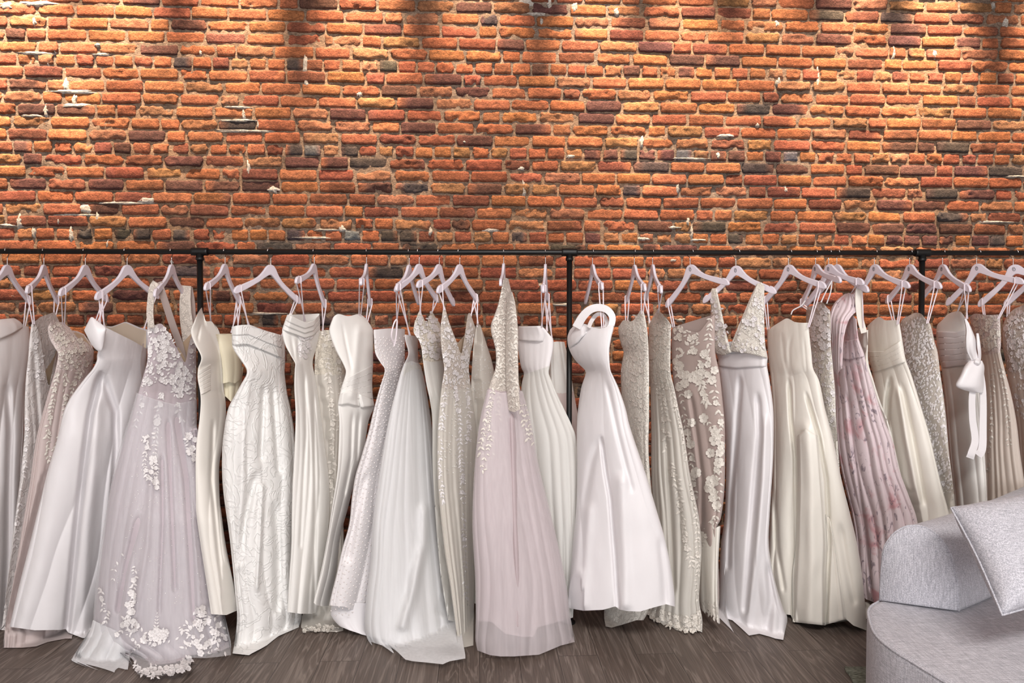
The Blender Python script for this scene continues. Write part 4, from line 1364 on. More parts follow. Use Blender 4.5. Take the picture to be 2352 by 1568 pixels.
def g9():
    S, R = gown('d9', 'white crepe mermaid gown with sweetheart top and ruched hip drape',
         [(719, 768, 836), (735, 762, 848), (757, 756, 857), (776, 760, 857), (808, 773, 857), (836, 788, 857), (856, 794, 856), (887, 785, 855), (916, 778, 857), (935, 776, 859), (970, 779, 846), (1040, 777, 835), (1090, 774, 818), (1163, 763, 800), (1235, 752, 781), (1308, 738, 773), (1380, 721, 757), (1393, 724, 754)],
         [(757, 752), (763, 733), (770, 724), (779, 721), (795, 725), (806, 725), (824, 721), (837, 728), (848, 742), (856, 756)], [(778, 918), (815, 922), (857, 920)], [(721, 1384), (726, 1389), (740, 1392), (755, 1391)],
         ('white_crepe', 'white_crepe'), D=0.11, nf=3, amp=0.016, T=[(719, 0.055), (856, 0.04), (1390, 0.05)], creases=[(0.01, 3, [(786, 740), (795, 790), (806, 840)]), (-0.016, 9, [(826, 740), (816, 850), (808, 910)]), (0.025, 4, [(810, 945), (806, 1050), (792, 1130)]), (0.02, 4, [(826, 945), (820, 1050)])], lining='cream_lining',
         loops=[('h9', 'n', 828, 654, 826, 724), ('h9', 'f', 843, 698, 842, 734)])
    for k in range(5):
        panel('ruched_pleat', S, [(787 - k * 2, 870 + k * 12), (815, 858 + k * 11), (855, 838 + k * 15)], [(785 - k * 2, 882 + k * 12), (815, 872 + k * 11), (856, 856 + k * 15)], MT['white_crepe'], R, 0.011, 26, 6)
    panel('hip_drape', S, [(778, 905), (800, 897), (825, 902)], [(777, 930), (800, 927), (826, 934)], MT['white_crepe'], R, 0.02, 24, 8)
    panel('hip_drape', S, [(822, 904), (840, 910), (857, 918)], [(828, 936), (842, 934), (859, 932)], MT['white_crepe'], R, 0.026, 20, 8)
    return R


def g10():
    S, R = gown('d10', 'white satin gown dotted all over with pearls',
         [(752, 858, 930), (779, 859, 930), (811, 862, 930), (833, 874, 930), (846, 883, 928), (860, 882, 927), (891, 872, 925), (938, 859, 925), (993, 846, 925), (1054, 828, 920), (1094, 816, 915), (1145, 808, 910), (1203, 802, 905), (1261, 786, 900), (1319, 773, 890), (1395, 756, 880), (1462, 762, 868)],
         [(858, 757), (880, 755), (897, 754), (930, 755)], [(883, 848), (905, 856), (928, 858)], [(757, 1390), (792, 1393), (812, 1400), (830, 1408), (850, 1425), (876, 1430)],
         ('pearl_satin', 'pearl_satin'), D=0.14, nf=4, amp=0.024, creases=[(0.03, 8, [(842, 1080), (815, 1200), (800, 1280)])], lining='cream_lining', loops=[('h10', 'n', 912, 675, 910, 756)])
    Sx = Surf([(1380, 762, 866), (1413, 760, 866), (1440, 776, 868), (1464, 815, 868)], 0.05, YR - 0.02, [(1380, 0.07), (1464, 0.09)], 3, np.array([(1380, 0.006), (1464, 0.014)]), [], 15, 0.8)
    shell('underskirt', Sx, [(764, 1384), (866, 1384)], [(761, 1414), (781, 1438), (803, 1447), (832, 1457), (852, 1462), (866, 1460)], MT['white_satin'], R)
    band('tie_bow', [[(905, 788, YR - 0.19), (899, 770, YR - 0.21), (905, 742, YR - 0.2), (912, 735, YR - 0.19), (910, 770, YR - 0.19), (905, 795, YR - 0.19)]], MT['ribbon'], R, 3.0)
    pe = []
    rr = random.Random(8)
    for k in range(15):
        for j in range(46):
            t = j / 45
            vv = 775 + t * 630 + (k % 2) * 7
            l_, r_ = S.LR(vv)
            uu = l_ + (0.04 + k * 0.066) * (r_ - l_)
            if uu < r_ - 2 and abs(uu - l_) > 1:
                pe.append((uu + rr.uniform(-1.5, 1.5), vv + rr.uniform(-3, 3)))
    a = np.array(pe)
    cen = S.uvp(a[:, 0], a[:, 1], 0.001)
    ov = np.array([(1, 0, 0), (-1, 0, 0), (0, 1, 0), (0, -1, 0), (0, 0, 1), (0, 0, -1)]) * 0.0044
    of = [(0, 2, 4), (2, 1, 4), (1, 3, 4), (3, 0, 4), (2, 0, 5), (1, 2, 5), (3, 1, 5), (0, 3, 5)]
    o = mesh_obj('pearl_beading', (cen[:, None, :] + ov[None]).reshape(-1, 3), [tuple(i + 6 * k for i in f) for k in range(len(cen)) for f in of], MT['pearl'], part(R, 'skirt'))
    o['kind'] = 'stuff'
    return R


def g11():
    S, R = gown('d11', 'soft white tulle gown whose train spills onto the floor in the middle',
         [(764, 929, 958), (782, 931, 960), (811, 938, 960), (833, 930, 962), (840, 929, 967), (878, 916, 974), (932, 900, 984), (1002, 887, 992), (1072, 875, 998), (1181, 861, 1010), (1290, 854, 1022), (1362, 845, 1034), (1435, 840, 1048), (1480, 848, 1056), (1525, 900, 1066)],
         [(929, 768), (944, 771), (958, 773)], [(930, 835), (946, 830), (962, 836)], [(844, 1450), (860, 1464), (900, 1472), (950, 1484), (1000, 1486), (1035, 1482), (1054, 1470)],
         ('white_satin', 'white_net'), D=0.14, nf=8, amp=0.009, sharp=1.0, T=[(764, 0.045), (835, 0.04), (1000, 0.09), (1500, 0.14)], loops=[('h11', 'n', 933, 655, 944, 775)],
         creases=[(-0.03, 7, [(985, 1080), (980, 1200), (960, 1320), (945, 1450)]), (0.03, 8, [(968, 1200), (950, 1320), (930, 1440)])])
    S11 = Surf([(832, 929, 963), (878, 914, 976), (1002, 885, 995), (1181, 858, 1013), (1290, 851, 1026), (1362, 842, 1038), (1435, 838, 1052), (1474, 848, 1056), (1500, 880, 1068), (1526, 905, 1068)], 0.14, YR, [(832, 0.05), (1000, 0.11), (1450, 0.18), (1525, 0.2)], 10, np.array([(832, 0.002), (1000, 0.006), (1525, 0.014)]), [(-0.05, 12, [(975, 1150), (972, 1250), (950, 1350), (925, 1440)])], 33, 1.0)
    S11.lay = 0.004
    shell('tulle_overlay', S11, [(930, 834), (946, 829), (962, 835)], [(848, 1472), (854, 1482), (879, 1482), (897, 1485), (905, 1500), (912, 1508), (930, 1514), (948, 1518), (980, 1521), (1017, 1525), (1033, 1518), (1050, 1515), (1067, 1512)], MT['tulle_white'], R, vstep=5)
    return R


def g12():
    S, R = gown('d12', 'white gown with a silver-beaded lace bodice left of the deep-V champagne gown',
         [(710, 957, 1002), (728, 955, 1006), (741, 952, 1010), (763, 950, 1015), (782, 962, 1018), (801, 968, 1018), (827, 971, 1018), (881, 979, 1025), (923, 988, 1030), (970, 993, 1032), (1100, 995, 1045), (1300, 1010, 1060), (1430, 1030, 1070)],
         [(955, 735), (960, 720), (965, 713), (970, 724), (979, 741), (985, 730), (990, 714), (1000, 728), (1010, 742)], [(971, 828), (995, 832), (1018, 828)], [(1030, 1424), (1049, 1428), (1070, 1424)],
         ('champagne_lace', 'white_net'), D=0.13, nf=6, amp=0.014, loops=[('h12', 'n', 966, 660, 965, 718), ('h11', 'f', 988, 680, 990, 718)])
    L = Lace(S, 11)
    L.scatter([(956, 732), (965, 714), (979, 742), (990, 716), (1012, 745), (1016, 826), (972, 826), (962, 785), (951, 765)], 150, 7.5, 'llf')
    L.build('lace_applique', MT['applique'], R)
    L = Lace(S, 13)
    L.dots(rnd_in([(956, 732), (965, 716), (979, 744), (990, 718), (1012, 745), (1016, 826), (972, 826), (951, 765)], 130, random.Random(4)), 1.5)
    L.build('sequins', MT['sequin'], part(R, 'bodice'), 0.008, smooth=False)
    return R


def g13b():
    S, R = gown('d13b', 'sheer sparkling ivory dress seen only as a triangle left of the mauve gown',
         [(742, 1095, 1102), (779, 1089, 1114), (843, 1084, 1133), (900, 1082, 1136), (1000, 1083, 1130), (1200, 1083, 1125), (1440, 1083, 1128)],
         [(1095, 746), (1098, 742), (1102, 746)], [(1082, 900), (1110, 903), (1136, 900)], [(1083, 1384), (1105, 1388), (1128, 1384)],
         ('champagne_net', 'champagne_net'), D=0.02, Yc=YR + 0.14, nf=6, amp=0.01, loops=[('h13', 'f', 1097, 690, 1098, 744)])
    L = Lace(S, 14)
    L.dots(rnd_in([(1090, 790), (1112, 785), (1132, 850), (1125, 920), (1086, 920)], 90, random.Random(6)), 1.2)
    L.build('sequins', MT['sequin'], part(R, 'bodice'), 0.003, smooth=False)
    return R


def g13():
    S, R = gown('d13', 'champagne beaded gown with a very deep V neckline and thin straps',
         [(703, 1017, 1078), (731, 1014, 1088), (750, 1012, 1092), (779, 1012, 1088), (811, 1015, 1081), (843, 1020, 1077), (859, 1019, 1078), (891, 1014, 1082), (938, 1009, 1088), (1000, 1005, 1094), (1109, 1006, 1092), (1254, 1020, 1090), (1344, 1034, 1090), (1435, 1046, 1088), (1486, 1052, 1087)],
         [(1014, 735), (1020, 703), (1030, 735), (1045, 775), (1060, 812), (1068, 765), (1077, 718), (1092, 752)], [(1014, 892), (1045, 896), (1082, 892)], [(1053, 1482), (1068, 1486), (1086, 1482)],
         ('nude_lace', 'champagne_net'), D=0.14, nf=10, amp=0.016, back=[(1013, 750), (1030, 752), (1050, 790), (1075, 760), (1092, 755)], lining='tan_lining', loops=[('h13', 'n', 1020, 664, 1021, 706), ('h13', 'f', 1095, 686, 1080, 722)])
    L = Lace(S, 15)
    L.scatter([(1014, 735), (1022, 715), (1058, 815), (1070, 790), (1080, 735), (1090, 755), (1078, 880), (1018, 885), (1014, 790)], 200, 7, 'llllf', 1.6)
    L.vine([(1022, 890), (1016, 960), (1010, 1030), (1012, 1110), (1018, 1160)], 8, 11, 5, 0.15, 5)
    L.vine([(1045, 890), (1055, 960), (1058, 1030), (1064, 1110)], 9, 11, 5, 0.2, 5)
    L.vine([(1072, 890), (1078, 960), (1075, 1020)], 9, 10, 5, 0.15, 5)
    L.vine([(1062, 1130), (1066, 1250), (1070, 1380)], 12, 10, 5, 0.15, 5)
    L.build('lace_applique', MT['applique'], R)
    L = Lace(S, 16)
    L.dots(rnd_in([(1016, 740), (1058, 820), (1088, 750), (1092, 1000), (1090, 1090), (1006, 1090), (1014, 880)], 190, random.Random(9)), 1.4)
    L.dots(rnd_in([(1052, 1090), (1074, 1090), (1080, 1400), (1060, 1400)], 90, random.Random(10)), 1.2)
    L.build('sequins', MT['sequin'], part(R, 'bodice'), 0.007, smooth=False)
    return R


def g14():
    S, R = gown('d14', 'mauve tulle gown with long leafy nude lace sleeves',
         [(637, 1157, 1167), (667, 1151, 1174), (699, 1144, 1181), (725, 1135, 1185), (744, 1128, 1187), (763, 1128, 1188), (789, 1135, 1188), (811, 1139, 1188), (843, 1138, 1189), (865, 1131, 1190), (891, 1122, 1194), (929, 1112, 1206), (970, 1103, 1216), (1018, 1098, 1226), (1072, 1093, 1234), (1127, 1090, 1247), (1199, 1087, 1267), (1254, 1089, 1281), (1326, 1093, 1294), (1417, 1095, 1306), (1470, 1093, 1316)],
         [(1157, 640), (1162, 638), (1167, 640)], [(1122, 892), (1150, 900), (1194, 896)], [(1094, 1425), (1130, 1428), (1160, 1455), (1200, 1462), (1225, 1462), (1235, 1440), (1290, 1425), (1308, 1420)],
         ('nude_lace', 'mauve_net'), D=0.07, Yc=[(800, YR - 0.14), (1200, YR - 0.2)], nf=6, amp=0.02, sharp=0.85, T=[(637, 0.03), (744, 0.055), (890, 0.05), (1100, 0.10), (1480, 0.15)],
         creases=[(0.022, 9, [(1162, 930), (1158, 1100), (1150, 1300), (1142, 1420)]), (0.022, 9, [(1196, 950), (1206, 1150), (1215, 1300), (1220, 1460)]), (-0.03, 8, [(1175, 940), (1180, 1150), (1190, 1440)])])
    S14 = Surf([(890, 1120, 1198), (970, 1101, 1220), (1072, 1090, 1238), (1199, 1085, 1270), (1326, 1091, 1298), (1417, 1093, 1310), (1470, 1092, 1320), (1508, 1098, 1318)], 0.07, [(800, YR - 0.14), (1200, YR - 0.2)], [(890, 0.06), (1100, 0.12), (1480, 0.19)], 9, np.array([(890, 0.003), (1100, 0.009), (1508, 0.018)]), [], 27, 0.9)
    S14.lay = 0.004
    shell('tulle_overlay', S14, [(1121, 894), (1150, 902), (1196, 898)], [(1093, 1474), (1096, 1493), (1125, 1504), (1150, 1507), (1180, 1507), (1238, 1503), (1262, 1493), (1288, 1482), (1319, 1474)], MT['tulle_mauve'], R, vstep=5)
    Ss = Surf([(668, 1166, 1176), (700, 1164, 1184), (760, 1162, 1190), (820, 1161, 1190), (891, 1163, 1192), (945, 1168, 1195)], -0.03, YR - 0.245, [(668, 0.02), (750, 0.03), (945, 0.022)], 2, np.array([(668, 0.003), (945, 0.006)]), [], 5, 0.8)
    shell('sleeve', Ss, [(1166, 672), (1176, 670)], [(1168, 943), (1182, 946), (1195, 940)], MT['nude_lace'], R)
    L = Lace(Ss, 17)
    for q in ([(1170, 690), (1174, 760), (1170, 830), (1174, 930)], [(1182, 720), (1184, 800), (1182, 870), (1186, 930)]):
        L.vine(q, 12, 12, 5.5, 0)
    L.build('lace_applique', MT['ivory_applique'], R)
    L = Lace(S, 18)
    for q in ([(1158, 660), (1150, 720), (1146, 790), (1148, 860)], [(1142, 720), (1136, 760), (1142, 810), (1138, 860)], [(1166, 660), (1160, 720), (1156, 800), (1156, 880)], [(1130, 890), (1124, 940), (1130, 990), (1126, 1050), (1112, 1070)], [(1118, 930), (1112, 990), (1108, 1050)], [(1150, 880), (1144, 930), (1146, 960)], [(1192, 905), (1200, 950), (1210, 1000)], [(1205, 930), (1216, 980), (1222, 1025)]):
        L.vine(q, 10, 11, 5, 0)
    L.build('lace_applique', MT['ivory_applique'], R, 0.004)
    L = Lace(S14, 19)
    for q in ([(1130, 900), (1120, 950), (1126, 1000), (1112, 1060)], [(1112, 960), (1106, 1010), (1100, 1060), (1112, 1080)], [(1190, 920), (1202, 960), (1214, 1008)], [(1206, 930), (1218, 985), (1226, 1020)]):
        L.vine(q, 11, 11, 5, 0)
    L.dots(rnd_in([(1140, 880), (1125, 900), (1106, 1010), (1120, 1010)], 60, random.Random(12)), 1.3)
    L.build('lace_applique', MT['ivory_applique'], R, 0.004)
    return R


def g15b():
    S, R = gown('d15b', 'ruffled white dress half hidden behind the middle rack post',
         [(783, 1266, 1296), (830, 1262, 1306), (900, 1264, 1318), (1000, 1270, 1332), (1200, 1280, 1338), (1430, 1285, 1338)],
         [(1267, 786), (1280, 784), (1296, 785)], [(1264, 900), (1290, 904), (1318, 900)], [(1280, 1380), (1310, 1386), (1338, 1380)],
         ('white_net', 'blush_net'), D=0.02, Yc=YR + 0.17, nf=5, amp=0.014, top_amp=0.012, loops=[('h15', 'f', 1258, 690, 1270, 790)])
    return R


def g15():
    S, R = gown('d15', 'white gown with a straight folded cuff neckline left of the middle rack post',
         [(747, 1191, 1248), (760, 1190, 1260), (776, 1190, 1270), (800, 1190, 1271), (840, 1196, 1263), (858, 1203, 1261), (878, 1199, 1269), (907, 1196, 1281), (942, 1194, 1297), (974, 1194, 1312), (1012, 1195, 1324), (1100, 1200, 1330), (1250, 1230, 1325), (1425, 1262, 1315)],
         [(1191, 750), (1215, 750), (1243, 749), (1254, 758), (1268, 776)], [(1203, 860), (1212, 859), (1235, 850), (1261, 841)], [(1262, 1418), (1290, 1426), (1315, 1418)],
         ('pearl_satin', 'white_net'), D=-0.08, Yc=YR + 0.07, nf=7, amp=0.02, T=[(747, 0.05), (858, 0.045), (1000, 0.07), (1425, 0.08)], loops=[('h15', 'n', 1244, 668, 1244, 752), ('h15', 'f', 1254, 690, 1256, 755)])
    panel('folded_cuff', S, [(1191, 749), (1215, 749), (1243, 748)], [(1190, 781), (1215, 783), (1247, 784)], MT['pearl_satin'], R, 0.02, 24, 10)
    return R


def g16():
    S, R = gown('d16', 'white satin A-line gown with a twisted loop shoulder strap',
         [(750, 1311, 1410), (757, 1309, 1409), (776, 1303, 1404), (801, 1307, 1400), (827, 1321, 1400), (849, 1343, 1402), (859, 1345, 1406), (891, 1335, 1421), (938, 1328, 1437), (986, 1325, 1449), (1090, 1326, 1484), (1174, 1323, 1509), (1236, 1317, 1527), (1297, 1312, 1540), (1362, 1306, 1549), (1404, 1305, 1551)],
         [(1309, 757), (1326, 742), (1344, 744), (1358, 750), (1374, 754), (1386, 753), (1398, 749), (1409, 747)], [(1343, 852), (1360, 857), (1374, 845), (1402, 832)], [(1305, 1396), (1340, 1402), (1385, 1400), (1414, 1392), (1422, 1399), (1440, 1403), (1470, 1404), (1500, 1395), (1530, 1387), (1551, 1393)],
         ('white_satin', 'white_satin'), D=-0.12, Yc=YR - 0.2, nf=3, amp=0.012, T=[(750, 0.05), (850, 0.045), (1000, 0.09), (1404, 0.13)],
         creases=[(0.03, 4, [(1380, 1000), (1390, 1080), (1401, 1145), (1412, 1290), (1419, 1393)]), (0.016, 9, [(1380, 1000), (1358, 1060), (1343, 1150), (1334, 1300)]), (-0.025, 16, [(1350, 1150), (1338, 1280), (1334, 1390)]), (-0.022, 14, [(1425, 1080), (1432, 1240), (1436, 1390)]), (0.014, 6, [(1392, 870), (1420, 1000), (1450, 1120)]), (0.018, 8, [(1515, 1230), (1525, 1320), (1530, 1385)]), (0.012, 3, [(1345, 760), (1325, 790), (1310, 798)])],
         lining='cream_lining', loops=[('h16', 'n', 1383, 668, 1385, 758)])
    band('shoulder_strap', [[(1324, 752, YR - 0.2), (1338, 728, YR - 0.22), (1354, 712, YR - 0.235), (1374, 706, YR - 0.25), (1394, 711, YR - 0.27), (1406, 726, YR - 0.29), (1405, 744, YR - 0.30), (1398, 756, YR - 0.31)]], MT['white_satin'], R, 20, 0.008, 13)
    band('shoulder_strap', [[(1352, 752, YR - 0.26), (1360, 735, YR - 0.2), (1372, 722, YR - 0.18), (1386, 724, YR - 0.2), (1394, 740, YR - 0.24), (1392, 752, YR - 0.26)]], MT['white_satin'], R, 9, 0.005, 9)
    panel('draped_fold', S, [(1306, 776), (1322, 752), (1338, 745)], [(1309, 800), (1328, 786), (1348, 764)], MT['white_satin'], R, 0.014, 20, 12)
    return R


def g17():
    S, R = gown('d17', 'ivory beaded lace sheath with pearl straps right of the looped-shoulder gown',
         [(711, 1432, 1478), (734, 1424, 1483), (760, 1420, 1487), (789, 1426, 1489), (811, 1432, 1490), (859, 1426, 1491), (954, 1430, 1491), (1040, 1435, 1490), (1150, 1425, 1498), (1300, 1405, 1510), (1400, 1388, 1490), (1444, 1392, 1462)],
         [(1422, 748), (1432, 735), (1444, 738), (1455, 735), (1466, 720), (1473, 710), (1480, 722), (1485, 738)], [(1427, 858), (1460, 862), (1491, 858)], [(1390, 1438), (1405, 1441), (1430, 1434), (1462, 1424)],
         ('ivory_lace', 'ivory_lace'), D=-0.13, nf=3, amp=0.014, loops=[('h17', 'n', 1479, 664, 1475, 714), ('h17', 'f', 1441, 692, 1439, 740)], lining='cream_lining')
    L = Lace(S, 20)
    L.dots(rnd_in([(1424, 745), (1478, 715), (1490, 800), (1490, 1080), (1440, 1080), (1428, 860)], 220, random.Random(14)), 1.3)
    L.build('sequins', MT['sequin'], part(R, 'bodice'), 0.004, smooth=False)
    L = Lace(S, 21)
    L.scatter([(1424, 745), (1478, 712), (1488, 790), (1490, 960), (1460, 1000), (1430, 860)], 90, 9, 'llf')
    L.dots([(1472 + (k % 2), 664 + k * 3.2) for k in range(16)], 1.6)
    L.build('lace_applique', MT['ivory_applique'], R)
    return R


def g18():
    S, R = gown('d18', 'ivory lace gown with scalloped hem beside the white satin A-line gown',
         [(707, 1506, 1518), (722, 1500, 1524), (744, 1491, 1541), (763, 1490, 1541), (827, 1490, 1540), (859, 1491, 1541), (897, 1494, 1550), (945, 1495, 1560), (1000, 1496, 1572), (1090, 1496, 1585), (1181, 1500, 1604), (1254, 1500, 1611), (1326, 1500, 1608), (1380, 1495, 1606), (1420, 1485, 1613), (1452, 1500, 1613)],
         [(1492, 742), (1500, 727), (1511, 708), (1516, 716), (1523, 722), (1533, 735), (1541, 745)], [(1493, 880), (1520, 885), (1546, 880)], [(1486, 1410), (1499, 1414), (1512, 1424), (1524, 1436), (1536, 1432), (1550, 1445), (1564, 1450), (1576, 1440), (1585, 1451), (1600, 1446), (1613, 1452)],
         ('ivory_lace', 'ivory_net'), D=-0.13, nf=9, amp=0.018, creases=[(0.03, 5, [(1530, 1000), (1538, 1150), (1548, 1350)])], loops=[('h18', 'n', 1515, 676, 1513, 712), ('h18', 'f', 1489, 692, 1493, 738)], lining='cream_lining')
    L = Lace(S, 22)
    L.scatter([(1493, 745), (1512, 712), (1540, 745), (1540, 860), (1550, 900), (1530, 930), (1498, 900), (1492, 850)], 170, 7.5, 'llf')
    L.vine([(1515, 900), (1526, 950), (1530, 1000), (1528, 1040)], 9, 13, 6, 0.3, 7)
    L.vine([(1545, 900), (1560, 960), (1575, 1020), (1580, 1060)], 10, 12, 6, 0.25, 6)
    L.vine([(1555, 1100), (1565, 1170), (1575, 1240), (1590, 1300)], 10, 13, 6, 0.3, 7)
    L.vine([(1585, 1100), (1600, 1180), (1604, 1280), (1602, 1380)], 11, 12, 6, 0.25, 6)
    L.vine([(1540, 1060), (1550, 1120)], 10, 13, 6, 0.3, 7)
    L.scatter([(1486, 1395), (1530, 1405), (1570, 1420), (1610, 1400), (1612, 1448), (1570, 1448), (1525, 1434), (1492, 1412)], 150, 9.5, 'llf')
    L.build('lace_applique', MT['ivory_applique'], R)
    return R


def g19():
    S, R = gown('d19', 'nude mesh mermaid gown covered with large white lace flowers',
         [(720, 1545, 1642), (750, 1545, 1642), (763, 1543, 1642), (811, 1543, 1643), (859, 1545, 1653), (932, 1552, 1661), (986, 1560, 1665), (1090, 1575, 1665), (1145, 1584, 1662), (1192, 1589, 1655), (1217, 1592, 1646), (1290, 1594, 1650), (1370, 1596, 1652), (1400, 1600, 1650), (1434, 1608, 1654)],
         [(1545, 752), (1557, 750), (1572, 755), (1586, 760), (1605, 762), (1618, 748), (1632, 730), (1641, 722)], [(1545, 866), (1600, 870), (1653, 864)], [(1600, 1392), (1622, 1400), (1650, 1390)],
         ('nude_mesh', 'nude_mesh'), D=-0.13, nf=3, amp=0.012, creases=[(0.03, 5, [(1585, 900), (1600, 1000), (1612, 1100), (1612, 1200)])], lining='nude_mesh', loops=[('h19', 'f', 1540, 698, 1549, 752)])
    Sm = Surf([(1190, 1590, 1656), (1290, 1594, 1650), (1380, 1600, 1650), (1434, 1608, 1654)], -0.13, YR - 0.012, [(1190, 0.075), (1434, 0.11)], 5, np.array([(1190, 0.003), (1434, 0.03)]), [], 31, 0.8)
    shell('mermaid_flare', Sm, [(1591, 1215), (1622, 1222), (1652, 1208)], [(1602, 1386), (1614, 1402), (1628, 1396), (1645, 1424), (1654, 1431)], MT['ivory_satin'], R)
    L = Lace(S, 23)
    L.scatter([(1548, 752), (1604, 764), (1610, 800), (1590, 810), (1550, 800)], 34, 11, 'llf')
    L.vine([(1634, 730), (1628, 770), (1630, 810), (1622, 850), (1618, 890)], 12, 14, 6, 0.1, 8, 0.9)
    L.scatter([(1560, 800), (1620, 800), (1640, 850), (1610, 890), (1560, 860)], 20, 14, 'llf')
    L.vine([(1600, 850), (1612, 900), (1625, 930)], 13, 16, 7, 0.15, 10)
    L.vine([(1552, 800), (1555, 870), (1565, 930), (1580, 1000), (1590, 1080), (1596, 1150)], 15, 13, 6, 0.3, 8)
    L.vine([(1640, 850), (1645, 920), (1655, 960), (1658, 1030)], 15, 14, 6, 0.2, 9)
    L.vine([(1618, 960), (1640, 990), (1655, 1020), (1645, 1080), (1638, 1150)], 13, 15, 7, 0.25, 10)
    L.vine([(1660, 1020), (1655, 1090), (1648, 1150), (1640, 1210)], 15, 13, 6, 0.2, 8)
    L.vine([(1608, 880), (1620, 915)], 12, 16, 7, 0.1, 9)
    for u, v, z in [(1592, 866, 17), (1605, 862, 15), (1636, 872, 14), (1572, 880, 14), (1643, 1010, 18), (1652, 1062, 16), (1588, 970, 13), (1580, 905, 13), (1632, 1040, 14), (1628, 1120, 15), (1646, 1160, 14), (1586, 1020, 13), (1598, 1085, 16), (1634, 1105, 18), (1560, 840, 14)]:
        L.flower(u, v, z * 0.8)
    L.build('lace_applique', MT['ivory_applique'], R)
    L = Lace(Sm, 24)
    L.scatter([(1604, 1375), (1650, 1380), (1652, 1428), (1640, 1420), (1606, 1390)], 60, 11, 'l', 1.2)
    L.vine([(1640, 1190), (1620, 1230), (1612, 1260)], 9, 12, 6, 0.2, 6)
    L.build('lace_applique', MT['ivory_applique'], R)
    return R


def g20():
    S, R = gown('d20', 'white satin gown with a beaded deep-V halter bodice and plain waistband',
         [(778, 1632, 1757), (795, 1638, 1758), (821, 1648, 1763), (841, 1650, 1762), (875, 1655, 1768), (938, 1661, 1776), (1002, 1666, 1777), (1072, 1668, 1775), (1181, 1666, 1768), (1254, 1657, 1766), (1326, 1653, 1778), (1400, 1651, 1800), (1417, 1652, 1808), (1468, 1683, 1806)],
         [(1634, 786), (1660, 786), (1680, 784), (1700, 782), (1730, 782), (1757, 785)], [(1650, 841), (1690, 846), (1730, 843), (1762, 840)], [(1652, 1418), (1668, 1420), (1682, 1424), (1684, 1450), (1690, 1460), (1720, 1459), (1744, 1455), (1766, 1461), (1781, 1466), (1799, 1469), (1808, 1428)],
         ('white_satin', 'white_satin'), D=-0.14, nf=4, amp=0.014, T=[(778, 0.05), (841, 0.045), (1000, 0.08), (1468, 0.12)], creases=[(0.03, 6, [(1740, 900), (1744, 1000), (1735, 1100), (1722, 1250), (1712, 1400)]), (0.025, 6, [(1700, 860), (1690, 1000), (1678, 1150), (1672, 1300)]), (-0.025, 9, [(1758, 950), (1752, 1100), (1735, 1300), (1715, 1440)]), (0.03, 8, [(1765, 1290), (1772, 1380), (1760, 1455)])])
    St = Surf([(650, 1630, 1757), (700, 1631, 1756), (790, 1634, 1758), (824, 1648, 1763)], -0.14, YR - 0.006, [(650, 0.012), (720, 0.04), (824, 0.056)], 2, np.array([(650, 0.001), (824, 0.002)]), [], 14, 0.8)
    panel('beaded_cup', St, [(1632, 668), (1636, 662), (1646, 662)], [(1640, 812), (1664, 816), (1682, 808)], MT['ivory_lace'], R, 0.012, 30, 50)
    panel('beaded_cup', St, [(1738, 652), (1748, 648), (1756, 656)], [(1676, 806), (1720, 812), (1762, 822)], MT['ivory_lace'], R, 0.016, 34, 50)
    L = Lace(St, 25)
    L.scatter([(1738, 665), (1754, 665), (1757, 740), (1760, 815), (1700, 806), (1684, 786), (1712, 730)], 60, 8, 'llf')
    L.scatter([(1634, 680), (1645, 680), (1672, 770), (1672, 800), (1644, 795)], 30, 8, 'llf')
    L.build('lace_applique', MT['applique'], R, 0.02)
    L = Lace(St, 26)
    L.dots(rnd_in([(1736, 670), (1752, 670), (1757, 740), (1758, 808), (1690, 800), (1712, 730)], 90, random.Random(15)), 1.4)
    L.build('sequins', MT['sequin'], part(R, 'bodice'), 0.026, smooth=False)
    panel('waistband', S, [(1642, 808), (1685, 812), (1725, 808), (1763, 820)], [(1650, 842), (1690, 846), (1730, 843), (1762, 841)], MT['white_satin'], R, 0.01, 40, 8)
    return R


